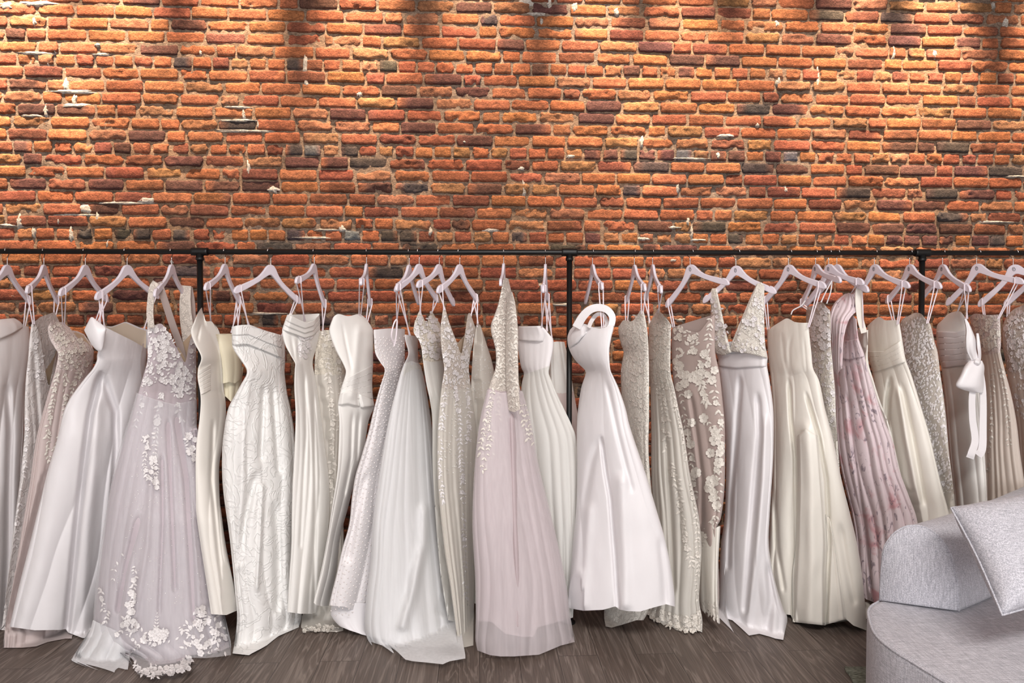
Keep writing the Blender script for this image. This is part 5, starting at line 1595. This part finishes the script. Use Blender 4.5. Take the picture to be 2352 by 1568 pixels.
def g21():
    S, R = gown('d21', 'ivory satin strapless corset gown with a wide folded skirt and straight front panel',
         [(728, 1768, 1857), (741, 1766, 1857), (763, 1762, 1859), (811, 1764, 1864), (846, 1768, 1868), (876, 1771, 1882), (938, 1775, 1895), (1002, 1776, 1912), (1101, 1775, 1933), (1181, 1770, 1953), (1254, 1766, 1970), (1319, 1760, 1980), (1400, 1768, 1988), (1448, 1775, 1990)],
         [(1767, 756), (1774, 750), (1790, 740), (1806, 731), (1816, 734), (1825, 739), (1840, 741), (1857, 741)], [(1771, 878), (1813, 866), (1840, 858), (1868, 846)], [(1770, 1398), (1790, 1408), (1817, 1412), (1822, 1427), (1860, 1431), (1895, 1435), (1915, 1428), (1944, 1422), (1960, 1436), (1989, 1447)],
         ('ivory_satin', 'ivory_satin'), D=-0.14, nf=4, amp=0.024, T=[(728, 0.05), (860, 0.045), (1000, 0.09), (1448, 0.13)],
         creases=[(0.035, 4, [(1812, 870), (1816, 960), (1826, 1050), (1828, 1250), (1820, 1425)]), (0.035, 4, [(1850, 900), (1880, 1000), (1898, 1100), (1905, 1250), (1897, 1430)]), (-0.02, 14, [(1850, 960), (1862, 1100), (1864, 1300), (1858, 1430)]), (0.02, 5, [(1772, 1100), (1784, 1250), (1800, 1350)]), (-0.02, 8, [(1764, 1290), (1770, 1350), (1785, 1400)]), (0.004, 4, [(1820, 760), (1812, 800), (1813, 860)]), (0.004, 4, [(1795, 760), (1800, 820), (1810, 862)]), (0.004, 3, [(1846, 770), (1852, 850)]), (0.018, 8, [(1930, 1200), (1945, 1300), (1962, 1380)])],
         back=[(1767, 760), (1800, 738), (1857, 745)], lining='cream_lining', loops=[('h21', 'f', 1764, 692, 1765, 754), ('h21', 'n', 1862, 662, 1857, 745)])
    panel('front_panel', S, [(1832, 1000), (1850, 985), (1878, 1000)], [(1821, 1428), (1858, 1432), (1896, 1436)], MT['ivory_satin'], R, 0.05, 40, 60)
    panel('folded_edge', S, [(1896, 1180), (1906, 1190)], [(1897, 1434), (1944, 1421)], MT['ivory_satin'], R, 0.02, 24, 40)
    return R


def g22():
    S, R = gown('d22', 'narrow white lace gown with thin straps between the corset gown and the pink dress',
         [(690, 1880, 1890), (700, 1856, 1903), (731, 1852, 1908), (795, 1852, 1909), (859, 1856, 1915), (907, 1860, 1919), (986, 1865, 1922), (1200, 1870, 1938), (1430, 1880, 1952)],
         [(1856, 704), (1866, 702), (1876, 698), (1886, 690), (1896, 702), (1907, 714)], [(1853, 806), (1880, 810), (1910, 806)], [(1880, 1425), (1915, 1430), (1952, 1425)],
         ('nude_lace', 'ivory_lace'), D=-0.13, nf=4, amp=0.014, loops=[('h22', 'f', 1862, 690, 1860, 706)])
    band('thin_strap', [[(1914, 640, YR - 0.18), (1898, 668, YR - 0.16), (1886, 694, YR - 0.14)], [(1912, 640, YR - 0.17), (1908, 670, YR - 0.16), (1899, 697, YR - 0.13)]], MT['white_satin'], R, 2.6)
    band('thin_strap', [[(1850, 690, YR + 0.1), (1840, 702, YR + 0.09), (1822, 712, YR + 0.08), (1817, 722, YR + 0.08)]], MT['white_satin'], R, 2.6)
    L = Lace(S, 27)
    L.scatter([(1858, 706), (1886, 694), (1907, 716), (1908, 800), (1856, 800)], 110, 9, 'llf')
    L.scatter([(1856, 805), (1908, 800), (1918, 900), (1920, 980), (1870, 980)], 100, 8, 'llf')
    L.build('lace_applique', MT['applique'], R)
    return R


def g23():
    S, R = gown('d23', 'pink floral chiffon one-shoulder dress, the only patterned dress on the rail', name='floral_dress', rows=
         [(718, 1934, 1966), (731, 1932, 1967), (776, 1926, 1972), (810, 1915, 1984), (827, 1913, 1988), (872, 1915, 2001), (923, 1919, 2017), (970, 1920, 2033), (1018, 1923, 2052), (1080, 1933, 2066), (1145, 1948, 2090), (1188, 1958, 2105), (1254, 1966, 2115), (1351, 1967, 2125), (1432, 1984, 2120)],
         neck=[(1934, 724), (1945, 720), (1956, 722), (1966, 732)], waist=[(1914, 836), (1950, 842), (1990, 834)], hem=[(1968, 1356), (1990, 1376), (2016, 1386), (2060, 1400), (2120, 1390)],
         mats=('floral', 'floral'), D=-0.14, nf=9, amp=0.02, top_amp=0.006, creases=[(0.02, 4, [(1945, 900), (1962, 1050), (1985, 1200), (2000, 1350)])], loops=[('h23', 'n', 1952, 650, 1951, 676)])
    Sr = Surf([(672, 1944, 1956), (690, 1922, 1971), (709, 1910, 1972), (735, 1906, 1950), (780, 1910, 1938), (835, 1911, 1935), (870, 1916, 1932)], -0.06, YR - 0.06, [(672, 0.02), (740, 0.035), (870, 0.025)], 8, np.array([(672, 0.006), (740, 0.014), (870, 0.01)]), [], 8, 0.8)
    shell('ruffled_sleeve', Sr, [(1944, 674), (1950, 672), (1956, 675)], [(1913, 848), (1922, 860), (1934, 846)], MT['floral'], R)
    panel('gathered_waist', S, [(1928, 780), (1950, 782), (1972, 776)], [(1916, 822), (1950, 826), (1986, 818)], MT['floral'], R, 0.012, 40, 16)
    return R


def g24():
    S, R = gown('d24', 'plain ivory satin gown with broad straps squeezed behind the pink floral dress',
         [(735, 1962, 1991), (750, 1960, 1994), (827, 1960, 1994), (872, 1962, 2006), (923, 1965, 2022), (970, 1968, 2040), (1040, 1970, 2058), (1200, 1975, 2090), (1425, 1985, 2110)],
         [(1962, 752), (1976, 756), (1994, 758)], [(1961, 850), (1980, 853), (1999, 850)], [(1985, 1420), (2050, 1428), (2110, 1420)],
         ('ivory_satin', 'ivory_satin'), D=-0.12, nf=4, amp=0.014, lining='cream_lining')
    band('broad_strap', [[(1974, 652, YR - 0.14), (1972, 690, YR - 0.14), (1976, 730, YR - 0.13), (1985, 764, YR - 0.12)]], MT['ivory_satin'], R, 15, 0.003, 14)
    band('hanger_loop', [[(1980, 664, YR - 0.16), (1982, 710, YR - 0.15), (1983, 752, YR - 0.13)]], MT['ribbon'], R, 2.6)
    return R


def g25():
    S, R = gown('d25', 'ivory satin strapless gown with wrapped waist and skirt slit left of the silver lace gown',
         [(726, 1996, 2066), (740, 1994, 2066), (763, 1991, 2070), (795, 1992, 2075), (827, 1997, 2081), (859, 2005, 2093), (900, 2010, 2106), (954, 2015, 2122), (1002, 2020, 2136), (1109, 2030, 2161), (1188, 2040, 2182), (1300, 2045, 2200), (1430, 2050, 2215)],
         [(1993, 748), (2003, 738), (2017, 728), (2025, 730), (2033, 735), (2050, 735), (2066, 735)], [(2006, 862), (2045, 848), (2086, 832)], [(2050, 1425), (2130, 1436), (2215, 1425)],
         ('ivory_satin', 'ivory_satin'), D=-0.13, Yc=[(850, YR), (1050, YR - 0.03)], nf=4, amp=0.022, creases=[(0.04, 5, [(2046, 862), (2038, 920), (2034, 1000), (2036, 1150)]), (-0.02, 8, [(2062, 880), (2080, 1000), (2110, 1150)]), (0.02, 6, [(2070, 880), (2095, 1000), (2120, 1150)])], lining='cream_lining', loops=[('h25', 'n', 2061, 662, 2062, 738)])
    for k in range(4):
        panel('wrap_pleat', S, [(1993 + k * 3, 806 + k * 12), (2030, 806 + k * 10), (2072 + k * 3, 780 + k * 12)], [(1996 + k * 3, 820 + k * 12), (2032, 818 + k * 10), (2075 + k * 3, 794 + k * 12)], MT['ivory_satin'], R, 0.010, 30, 6)
    return R


def g26():
    S, R = gown('d26', 'silver ivory gown densely covered with leafy beaded lace in front of the right rack post',
         [(718, 2098, 2118), (731, 2076, 2126), (747, 2068, 2138), (782, 2070, 2146), (811, 2072, 2154), (859, 2080, 2160), (907, 2088, 2167), (970, 2095, 2174), (1040, 2105, 2180), (1152, 2115, 2193), (1300, 2120, 2200), (1440, 2125, 2210)],
         [(2069, 742), (2080, 728), (2095, 720), (2108, 718), (2120, 724), (2137, 746)], [(2080, 862), (2120, 866), (2160, 860)], [(2125, 1435), (2165, 1440), (2210, 1435)],
         ('nude_lace', 'champagne_net'), D=-0.12, Yc=YR - 0.08, nf=4, amp=0.012, loops=[('h26', 'n', 2135, 666, 2130, 736), ('h26', 'f', 2050, 694, 2056, 746)])
    L = Lace(S, 28)
    L.scatter([(2070, 745), (2106, 720), (2138, 748), (2160, 860), (2176, 980), (2192, 1150), (2150, 1150), (2130, 1040), (2085, 860), (2074, 790)], 640, 9, 'l', 1.9)
    L.scatter([(2090, 900), (2110, 900), (2130, 1040), (2108, 1040)], 40, 11, 'l', 1.9)
    L.build('lace_applique', MT['applique'], R)
    L = Lace(S, 29)
    L.dots(rnd_in([(2074, 745), (2106, 722), (2136, 748), (2158, 860), (2174, 980), (2190, 1150), (2150, 1150), (2085, 860)], 150, random.Random(18)), 1.5)
    L.build('sequins', MT['sequin'], part(R, 'bodice'), 0.007, smooth=False)
    return R


def g27():
    S, R = gown('d27', 'white satin gown with a pleated bodice and a big bow with long tails',
         [(714, 2176, 2212), (725, 2166, 2216), (744, 2154, 2227), (770, 2151, 2236), (811, 2155, 2241), (846, 2163, 2243), (923, 2172, 2252), (1040, 2180, 2262), (1150, 2190, 2268), (1300, 2195, 2275), (1440, 2200, 2280)],
         [(2154, 744), (2166, 733), (2176, 722), (2190, 716), (2205, 715), (2214, 725), (2226, 742)], [(2163, 846), (2200, 848), (2243, 842)], [(2200, 1435), (2240, 1440), (2280, 1435)],
         ('white_crepe', 'white_crepe'), D=-0.12, nf=5, amp=0.016, back=[(2154, 748), (2190, 740), (2226, 746)], lining='cream_lining', loops=[('h27', 'n', 2204, 664, 2194, 722), ('h27', 'n', 2214, 672, 2221, 726)])
    for k in range(6):
        panel('bodice_pleat', S, [(2152 + k * 1.5, 760 + k * 14), (2195, 762 + k * 13), (2232, 752 + k * 14)], [(2153 + k * 1.5, 776 + k * 14), (2195, 776 + k * 13), (2233, 768 + k * 14)], MT['white_satin'], R, 0.008, 26, 6)
    Yb = YR - 0.24
    bow = []


    def loft(name, sect, mat, parent, th=0.02):
        """soft puffed piece from left / right edge rows (v, uL, uR), with real thickness"""
        q = smooth_pts(sect, 6)
        n, m_ = len(q), 20
        rows_ = []
        for i, (vv, l_, r_) in enumerate(q):
            t = i / (n - 1)
            aa = np.linspace(0, 2 * PI, m_, endpoint=False)
            uu = (l_ + r_) / 2 - np.cos(aa) * (r_ - l_) / 2
            yy = Yb - np.sin(aa) * th * (0.35 + math.sin(PI * t)) + 0.004 * np.sin(aa * 4 + t * 5)
            rows_.append(P(uu, np.full(m_, vv), yy))
        G = np.array(rows_)
        f = [tuple(x) for x in grid_faces(n, m_, True)]
        f += [tuple(range(m_))[::-1], tuple((n - 1) * m_ + k for k in range(m_))]
        return mesh_obj(name, G.reshape(-1, 3), f, mat, parent)


    KN = loft('bow', [(822, 2240, 2250), (832, 2236, 2254), (842, 2240, 2252)], MT['white_satin'], R, 0.028)
    loft('bow_loop', [(732, 2214, 2220), (756, 2218, 2232), (780, 2217, 2241), (805, 2220, 2243), (828, 2232, 2248)], MT['white_satin'], KN, 0.02)
    loft('bow_loop', [(765, 2242, 2248), (790, 2243, 2252), (812, 2246, 2254), (832, 2246, 2252)], MT['white_satin'], KN, 0.015)
    loft('bow_loop', [(828, 2226, 2256), (842, 2214, 2261), (862, 2205, 2260), (884, 2195, 2260), (894, 2208, 2259), (902, 2240, 2258)], MT['white_satin'], KN, 0.03)
    band('bow_tail', [[(2248, 838, Yb - 0.01), (2234, 900, Yb), (2234, 960, Yb + 0.004), (2240, 1010, Yb), (2232, 1040, Yb - 0.01), (2228, 1052, Yb - 0.006)]], MT['white_satin'], KN, 14, 0.003, 18)
    band('bow_tail', [[(2250, 836, Yb - 0.005), (2258, 900, Yb + 0.012), (2258, 980, Yb + 0.008), (2256, 1030, Yb), (2246, 1046, Yb - 0.01)]], MT['white_satin'], KN, 13, 0.003, 20)
    return R


def g28():
    S, R = gown('d28', 'peach tulle gown with a lace bodice behind the bow gown',
         [(718, 2230, 2294), (725, 2228, 2297), (789, 2238, 2299), (808, 2245, 2298), (846, 2250, 2307), (907, 2250, 2323), (970, 2250, 2335), (1040, 2248, 2343), (1150, 2245, 2358), (1300, 2240, 2370), (1440, 2235, 2380)],
         [(2228, 727), (2240, 720), (2265, 723), (2294, 722)], [(2245, 812), (2270, 815), (2298, 810)], [(2235, 1435), (2310, 1440), (2380, 1435)],
         ('blush_lace', 'peach_net'), D=-0.13, nf=9, amp=0.016, loops=[('h28', 'n', 2302, 655, 2293, 726), ('h29', 'f', 2262, 694, 2262, 726)])
    L = Lace(S, 30)
    L.scatter([(2230, 728), (2294, 726), (2298, 800), (2248, 806)], 90, 10, 'llf')
    L.vine([(2285, 830), (2280, 900), (2276, 980), (2270, 1080)], 13, 10, 5, 0.15, 5)
    L.vine([(2300, 850), (2312, 930), (2318, 1020)], 13, 10, 5, 0.15, 5)
    L.build('lace_applique', MT['ivory_applique'], R)
    return R


def g29():
    S, R = gown('d29', 'champagne gown covered with silver beaded lace cut off by the right edge',
         [(700, 2335, 2375), (715, 2320, 2385), (747, 2303, 2392), (790, 2303, 2395), (840, 2312, 2395), (900, 2320, 2400), (1000, 2335, 2410), (1150, 2340, 2430), (1440, 2340, 2450)],
         [(2304, 745), (2312, 728), (2326, 712), (2340, 705), (2360, 702), (2390, 742)], [(2315, 850), (2350, 853), (2396, 850)], [(2340, 1435), (2400, 1440), (2450, 1435)],
         ('nude_lace', 'peach_net'), D=-0.13, nf=7, amp=0.014, loops=[('h30', 'f', 2313, 690, 2314, 735)])
    L = Lace(S, 32)
    L.scatter([(2305, 745), (2330, 712), (2360, 704), (2390, 745), (2392, 850), (2316, 850)], 230, 9, 'llllf', 1.7)
    L.scatter([(2318, 850), (2392, 850), (2400, 960), (2332, 960)], 90, 8.5, 'llf', 1.7)
    L.build('lace_applique', MT['applique'], R)
    L = Lace(S, 33)
    L.dots(rnd_in([(2305, 750), (2360, 708), (2390, 745), (2392, 850), (2316, 850)], 60, random.Random(19)), 1.5)
    L.build('sequins', MT['sequin'], part(R, 'bodice'), 0.007, smooth=False)
    return R


# hung from the front to the back, so that cloth never passes through cloth
P1, P2, P3 = 459, 1308, 2118
for fn, post in [(g14, (P2, 1050)), (g16, (P2, 700)), (g13, None), (g12, None), (g11, None), (g10, None), (g9, None), (g8, None), (g7, None), (g6, (P1, 700)), (g5, (P1, 985)), (g4, None), (g3, None), (g2, None), (g1, None),
                 (g17, None), (g18, None), (g19, None), (g20, None), (g21, None), (g22, None), (g23, None), (g24, None), (g25, None), (g26, (P3, 700)), (g27, None), (g28, None), (g29, None), (g15, (P2, 905)), (g8b, None), (g13b, None), (g15b, None)]:
    POST = post
    buf_add(fn())

# ------------------------------------------------------------------ sofa, cushion, rug


def mat_weave(name, base, warp):
    m, nt, b = newmat(name)
    v = coords(nt)
    res = []
    for sc in ((380, 380, 26), (26, 380, 380), (380, 26, 380)):
        n = nd(nt, 'ShaderNodeTexNoise', Scale=1.0, Detail=2.0)
        nt.links.new(coords(nt, sc), n.inputs['Vector'])
        res.append(n.outputs['Fac'])
    ad = res[0]
    for r in res[1:]:
        a = nd(nt, 'ShaderNodeMath', operation='ADD')
        nt.links.new(ad, a.inputs[0])
        nt.links.new(r, a.inputs[1])
        ad = a.outputs[0]
    d = nd(nt, 'ShaderNodeMath', operation='MULTIPLY')
    nt.links.new(ad, d.inputs[0])
    d.inputs[1].default_value = 0.3333
    c = cramp(nt, d.outputs[0], [(0.38, srgb(*base)), (0.50, srgb(*[(x + y) / 2 for x, y in zip(base, warp)])), (0.60, srgb(*warp))])
    nt.links.new(c, b.inputs['Base Color'])
    b.inputs['Roughness'].default_value = 0.85
    b.inputs['Sheen Weight'].default_value = 0.2
    b.inputs['Specular IOR Level'].default_value = 0.2
    bump(nt, b, d.outputs[0], 0.003, 0.6)
    return m


WV = mat_weave('grey_woven_upholstery', (150, 149, 157), (212, 210, 217))
SEAT_Z = 0.42
seat_px = [(2060, 1352), (2016, 1377), (1998, 1388), (1991, 1402), (1995, 1424), (2004, 1447), (2020, 1466), (2041, 1483), (2064, 1499), (2089, 1514), (2130, 1539), (2179, 1568)]
q = np.array([PZ(u, v, SEAT_Z) for u, v in seat_px])[:, :2]
dq = (q[-1] - q[-2]) / np.linalg.norm(q[-1] - q[-2])
pq = np.array([-dq[1], dq[0]])
if pq[1] < 0:
    pq = -pq
tail = np.array([q[-1] + dq * a_ + pq * b_ for a_, b_ in ((0.15, 0.005), (0.4, 0.05), (0.75, 0.2), (1.0, 0.5), (1.05, 0.9))] + [[q[0][0] + 1.2, q[0][1] + 0.16], [q[0][0] + 0.6, q[0][1] + 0.12], [q[0][0] + 0.2, q[0][1] + 0.07]])
outline = smooth_pts(np.vstack([q, tail, q[:1]]), 8)[:-1]
cen = outline.mean(0)
# outward normals of the outline
tg = np.roll(outline, -1, 0) - np.roll(outline, 1, 0)
nrm = np.stack([tg[:, 1], -tg[:, 0]], 1)
nrm /= np.linalg.norm(nrm, axis=1)[:, None]
if np.mean(np.sum(nrm * (outline - cen), 1)) < 0:
    nrm = -nrm
sofa_root = empty('sofa', (float(cen[0]), float(cen[1]), 0))
tag(sofa_root, 'light grey woven sofa with a curved seat and rounded bolster back', 'sofa')


def rounded_block(name, outline, nrm, z0, z1, rad, mat, parent, dome=0.0, c=None):
    c = outline.mean(0) if c is None else c
    rings = [(z0, 0.012), (z0 + 0.012, 0.0)]
    rings += [(z, 0.0) for z in np.linspace(z0 + 0.05, z1 - rad, 4)]
    for a in np.linspace(0, PI / 2, 7)[1:]:
        rings.append((z1 - rad + rad * math.sin(a), rad * (1 - math.cos(a))))
    V = []
    for z, ins in rings:
        p = outline - nrm * ins
        V.append(np.column_stack([p, np.full(len(p), z)]))
    inner = outline - nrm * rad
    for k in np.linspace(0.15, 1, 9):
        p = inner + (c - inner) * k
        V.append(np.column_stack([p, np.full(len(p), z1 + dome * (1 - (1 - k) ** 2))]))
    n = len(outline)
    V = np.concatenate(V)
    m_ = len(V) // n
    f = [tuple(x) for x in grid_faces(m_, n, True)] + [tuple(range(n))[::-1]]
    return mesh_obj(name, V, f, mat, parent)


seat = rounded_block('seat', outline, nrm, 0.035, SEAT_Z, 0.025, WV, sofa_root, 0.0, (outline.min(0) + outline.max(0)) / 2)
edge = outline - nrm * 0.004
V, Fc = tube(np.column_stack([edge, np.full(len(edge), SEAT_Z - 0.006)]), 0.0045, 8, closed=True)
mesh_obj('piping', V, Fc, WV, seat)
base_o = outline - nrm * 0.05
V = np.concatenate([np.column_stack([base_o, np.full(len(base_o), z)]) for z in (0.0165, 0.036)])
n_ = len(base_o)
mesh_obj('plinth', V, [tuple(x) for x in grid_faces(2, n_, True)] + [tuple(range(n_))[::-1], tuple(range(n_, 2 * n_))], MT['black_iron'], sofa_root, smooth=False)
# bolster: arched section swept to the right and back
cap_px = [(2017, 1380), (2018, 1345), (2021, 1300), (2026, 1262), (2040, 1236), (2058, 1219), (2080, 1209), (2105, 1208), (2130, 1215), (2152, 1232), (2172, 1258), (2186, 1290), (2194, 1330), (2197, 1370), (2198, 1404)]
pl, pr = PZ(2016, 1381, SEAT_Z), PZ(2198, 1409, SEAT_Z)
ex = (pr - pl) / np.linalg.norm(pr - pl)
nb = np.cross(ex, [0, 0, 1])
nb /= np.linalg.norm(nb)


def on_plane(u, v):
    r = ray(u, v)
    t = np.dot(pl - CAM, nb) / np.dot(r, nb)
    p = CAM + r * t
    return np.dot(p - pl, ex), p[2]


prof = smooth_pts(np.array([on_plane(u, v) for u, v in cap_px]), 5)
ridge = PZ(2195, 1180, 0.735)
top0 = PZ(2092, 1207, 0.735)
dirb = ridge - top0
dirb[2] = 0
dirb /= np.linalg.norm(dirb)
LB = 1.15
pc = np.array([prof[:, 0].mean(), SEAT_Z + 0.1])
rings = []
for k, (d, sh_) in enumerate([(0.0, 0.955), (0.004, 0.975), (0.010, 0.99), (0.018, 1.0), (0.2, 1.0), (0.5, 1.0), (0.8, 1.0), (LB - 0.018, 1.0), (LB, 0.955)]):
    pp = pc + (prof - pc) * sh_
    pp[:, 1] = np.maximum(pp[:, 1], SEAT_Z + 0.004)
    o_ = pl + dirb * d
    bend = np.array([0, 0.10 * (d / LB) ** 2, 0])
    rings.append(np.array([[o_[0] + ex[0] * a, o_[1] + ex[1] * a, z] for a, z in pp]) + bend)
nP = len(prof)
V = np.concatenate(rings)
Fc = [tuple(x) for x in grid_faces(len(rings), nP, True)] + [tuple(range(nP))[::-1], tuple((len(rings) - 1) * nP + k for k in range(nP))]
bolster = mesh_obj('bolster', V, Fc, WV, sofa_root)
V, Fc = tube(rings[3] + nb * 0.0 - dirb * 0.006, 0.0038, 8, closed=False)
mesh_obj('piping', V, Fc, WV, bolster)

# cushion leaning against the bolster
ca, cb, cc_, cdn = P(2184, 1166, -1.50), P(2420, 1118, -1.42), P(2520, 1370, -1.68), P(2302, 1412, -1.78)
N = 44
U, W = np.meshgrid(np.linspace(-1, 1, N), np.linspace(-1, 1, N))
a_, b_ = (U + 1) / 2, (W + 1) / 2
pinch = 0.05
Us = U * (1 - pinch * (1 - np.abs(W) ** 1.5) * np.abs(U) ** 2)
Ws = W * (1 - pinch * (1 - np.abs(U) ** 1.5) * np.abs(W) ** 2)
a_, b_ = (Us + 1) / 2, (Ws + 1) / 2
base = (ca[None, None] * ((1 - a_) * (1 - b_))[..., None] + cb[None, None] * (a_ * (1 - b_))[..., None] + cdn[None, None] * ((1 - a_) * b_)[..., None] + cc_[None, None] * (a_ * b_)[..., None])
nc_ = np.cross(cb - ca, cdn - ca)
nc_ /= np.linalg.norm(nc_)
if nc_[1] > 0:
    nc_ = -nc_
hgt = 0.085 * (np.clip(1 - U ** 4, 0, 1) * np.clip(1 - W ** 4, 0, 1)) ** 0.55
hgt = hgt + 0.012 * fbm(U * 2.2 + 4, W * 2.2 + 7, 3, 2) * (1 - U ** 2) * (1 - W ** 2)
A_ = base + nc_ * hgt[..., None]
B_ = base - nc_ * (hgt * 0.8)[..., None]
n_ = N * N
F1, F2 = grid_faces(N, N), grid_faces(N, N)[:, ::-1] + n_
idx = np.arange(n_).reshape(N, N)
r = np.concatenate([idx[0], idx[1:, -1], idx[-1, -2::-1], idx[-2:0:-1, 0]])
r2 = np.roll(r, -1)
cush = empty('throw_cushion', tuple(base[N // 2, N // 2]))
tag(cush, 'grey woven square throw cushion leaning on the sofa bolster', 'cushion')
cover = mesh_obj('cover', np.concatenate([A_.reshape(-1, 3), B_.reshape(-1, 3)]), np.concatenate([F1, F2, np.stack([r, r + n_, r2 + n_, r2], -1)]), WV, cush)
V, Fc = tube(base.reshape(-1, 3)[r], 0.0035, 6, closed=True)
mesh_obj('seam', V, Fc, WV, cover)

# rug corner
def mat_rug():
    m, nt, b = newmat('grey_green_rug')
    n = nd(nt, 'ShaderNodeTexNoise', Scale=1.0, Detail=3.0)
    nt.links.new(coords(nt, (40, 160, 60)), n.inputs['Vector'])
    nt.links.new(cramp(nt, n.outputs['Fac'], [(0.35, srgb(84, 88, 76)), (0.6, srgb(146, 150, 136))]), b.inputs['Base Color'])
    b.inputs['Roughness'].default_value = 0.95
    bump(nt, b, n.outputs['Fac'], 0.006, 1.0)
    return m


c0, c1, c2 = PZ(1940, 1530, 0.012), PZ(2100, 1531, 0.012), PZ(1985, 1600, 0.012)
d1, d2 = (c1 - c0) / np.linalg.norm(c1 - c0), (c2 - c0) / np.linalg.norm(c2 - c0)
nx, ny = 70, 70
gu, gv = np.meshgrid(np.linspace(0, 2.0, nx), np.linspace(0, 1.6, ny))
G = c0 + d1 * gu[..., None] + d2 * gv[..., None]
G[..., 2] = 0.010 + 0.004 * vn(gu * 60, gv * 60, 3)
G[..., 0] += 0.006 * (vn(gv * 50, gu * 0, 4) - 0.5)
Bt = G.copy()
Bt[..., 2] = 0.001
n_ = nx * ny
idx = np.arange(n_).reshape(ny, nx)
r = np.concatenate([idx[0], idx[1:, -1], idx[-1, -2::-1], idx[-2:0:-1, 0]])
r2 = np.roll(r, -1)
o = mesh_obj('rug', np.concatenate([G.reshape(-1, 3), Bt.reshape(-1, 3)]), np.concatenate([grid_faces(ny, nx), np.stack([r, r + n_, r2 + n_, r2], -1)]), mat_rug())
tag(o, 'grey green woven rug, one corner showing beside the sofa', 'rug')

# ------------------------------------------------------------------ light
w = bpy.data.worlds.new('daylight')
scene.world = w
w.use_nodes = True
bg = w.node_tree.nodes['Background']
bg.inputs['Color'].default_value = (0.90, 0.94, 1.0, 1)
bg.inputs['Strength'].default_value = 0.34


def area(name, loc, target, sx, sy, power, col):
    l = bpy.data.lights.new(name, 'AREA')
    l.shape = 'RECTANGLE'
    l.size, l.size_y, l.energy, l.color = sx, sy, power, col
    o = bpy.data.objects.new(name, l)
    COL.objects.link(o)
    o.location = loc
    d = Vector(target) - Vector(loc)
    o.rotation_euler = d.to_track_quat('-Z', 'Y').to_euler()
    return o


area('window_daylight', (0.1, -8.2, 1.5), (0.3, -0.4, 0.75), 5.4, 2.4, 220, (0.97, 0.98, 1.0))
area('ceiling_light', (0.6, -5.4, 4.55), (0.6, -2.4, 0.0), 3.0, 1.2, 360, (1.0, 0.96, 0.92))

# ceiling spot lamps washing the wall (above the frame)
SPOTS = [(-330, 20), (-120, 20), (65, 12), (280, 22), (535, 26), (830, 52), (1100, 62), (1370, 66), (1570, 82), (1770, 96), (1960, 70), (2150, 62), (2420, 60)]
GAIN = (1, 0.9, 1.15, 0.9, 0.75, 0.9, 0.6, 0.85, 0.85, 0.6, 0.9, 1.1, 0.9)
LZ, LY = 4.62, -0.60
for i, (su, sv) in enumerate(SPOTS):
    p = P(su, sv, 0.0)
    l = bpy.data.lights.new('ceiling_spot', 'SPOT')
    half = math.radians(12.3)
    tilt = math.atan2(-LY, LZ - float(p[2])) - math.radians(4.4) - (su > 1250) * math.radians(1.0)
    l.spot_size = 2 * half
    l.spot_blend = 1.0
    l.energy = 2100 * GAIN[i]
    l.color = (1.0, 0.74, 0.49)
    l.shadow_soft_size = 0.035
    o = bpy.data.objects.new('ceiling_spot', l)
    COL.objects.link(o)
    o.location = (float(p[0]), LY, LZ)
    d = Vector((0, math.sin(tilt), -math.cos(tilt)))
    o.rotation_euler = d.to_track_quat('-Z', 'Y').to_euler()

scene.view_settings.view_transform = 'Standard'
scene.view_settings.look = 'None'
scene.view_settings.gamma = 1
scene.view_settings.exposure = -0.02
scene.view_settings.use_curve_mapping = False
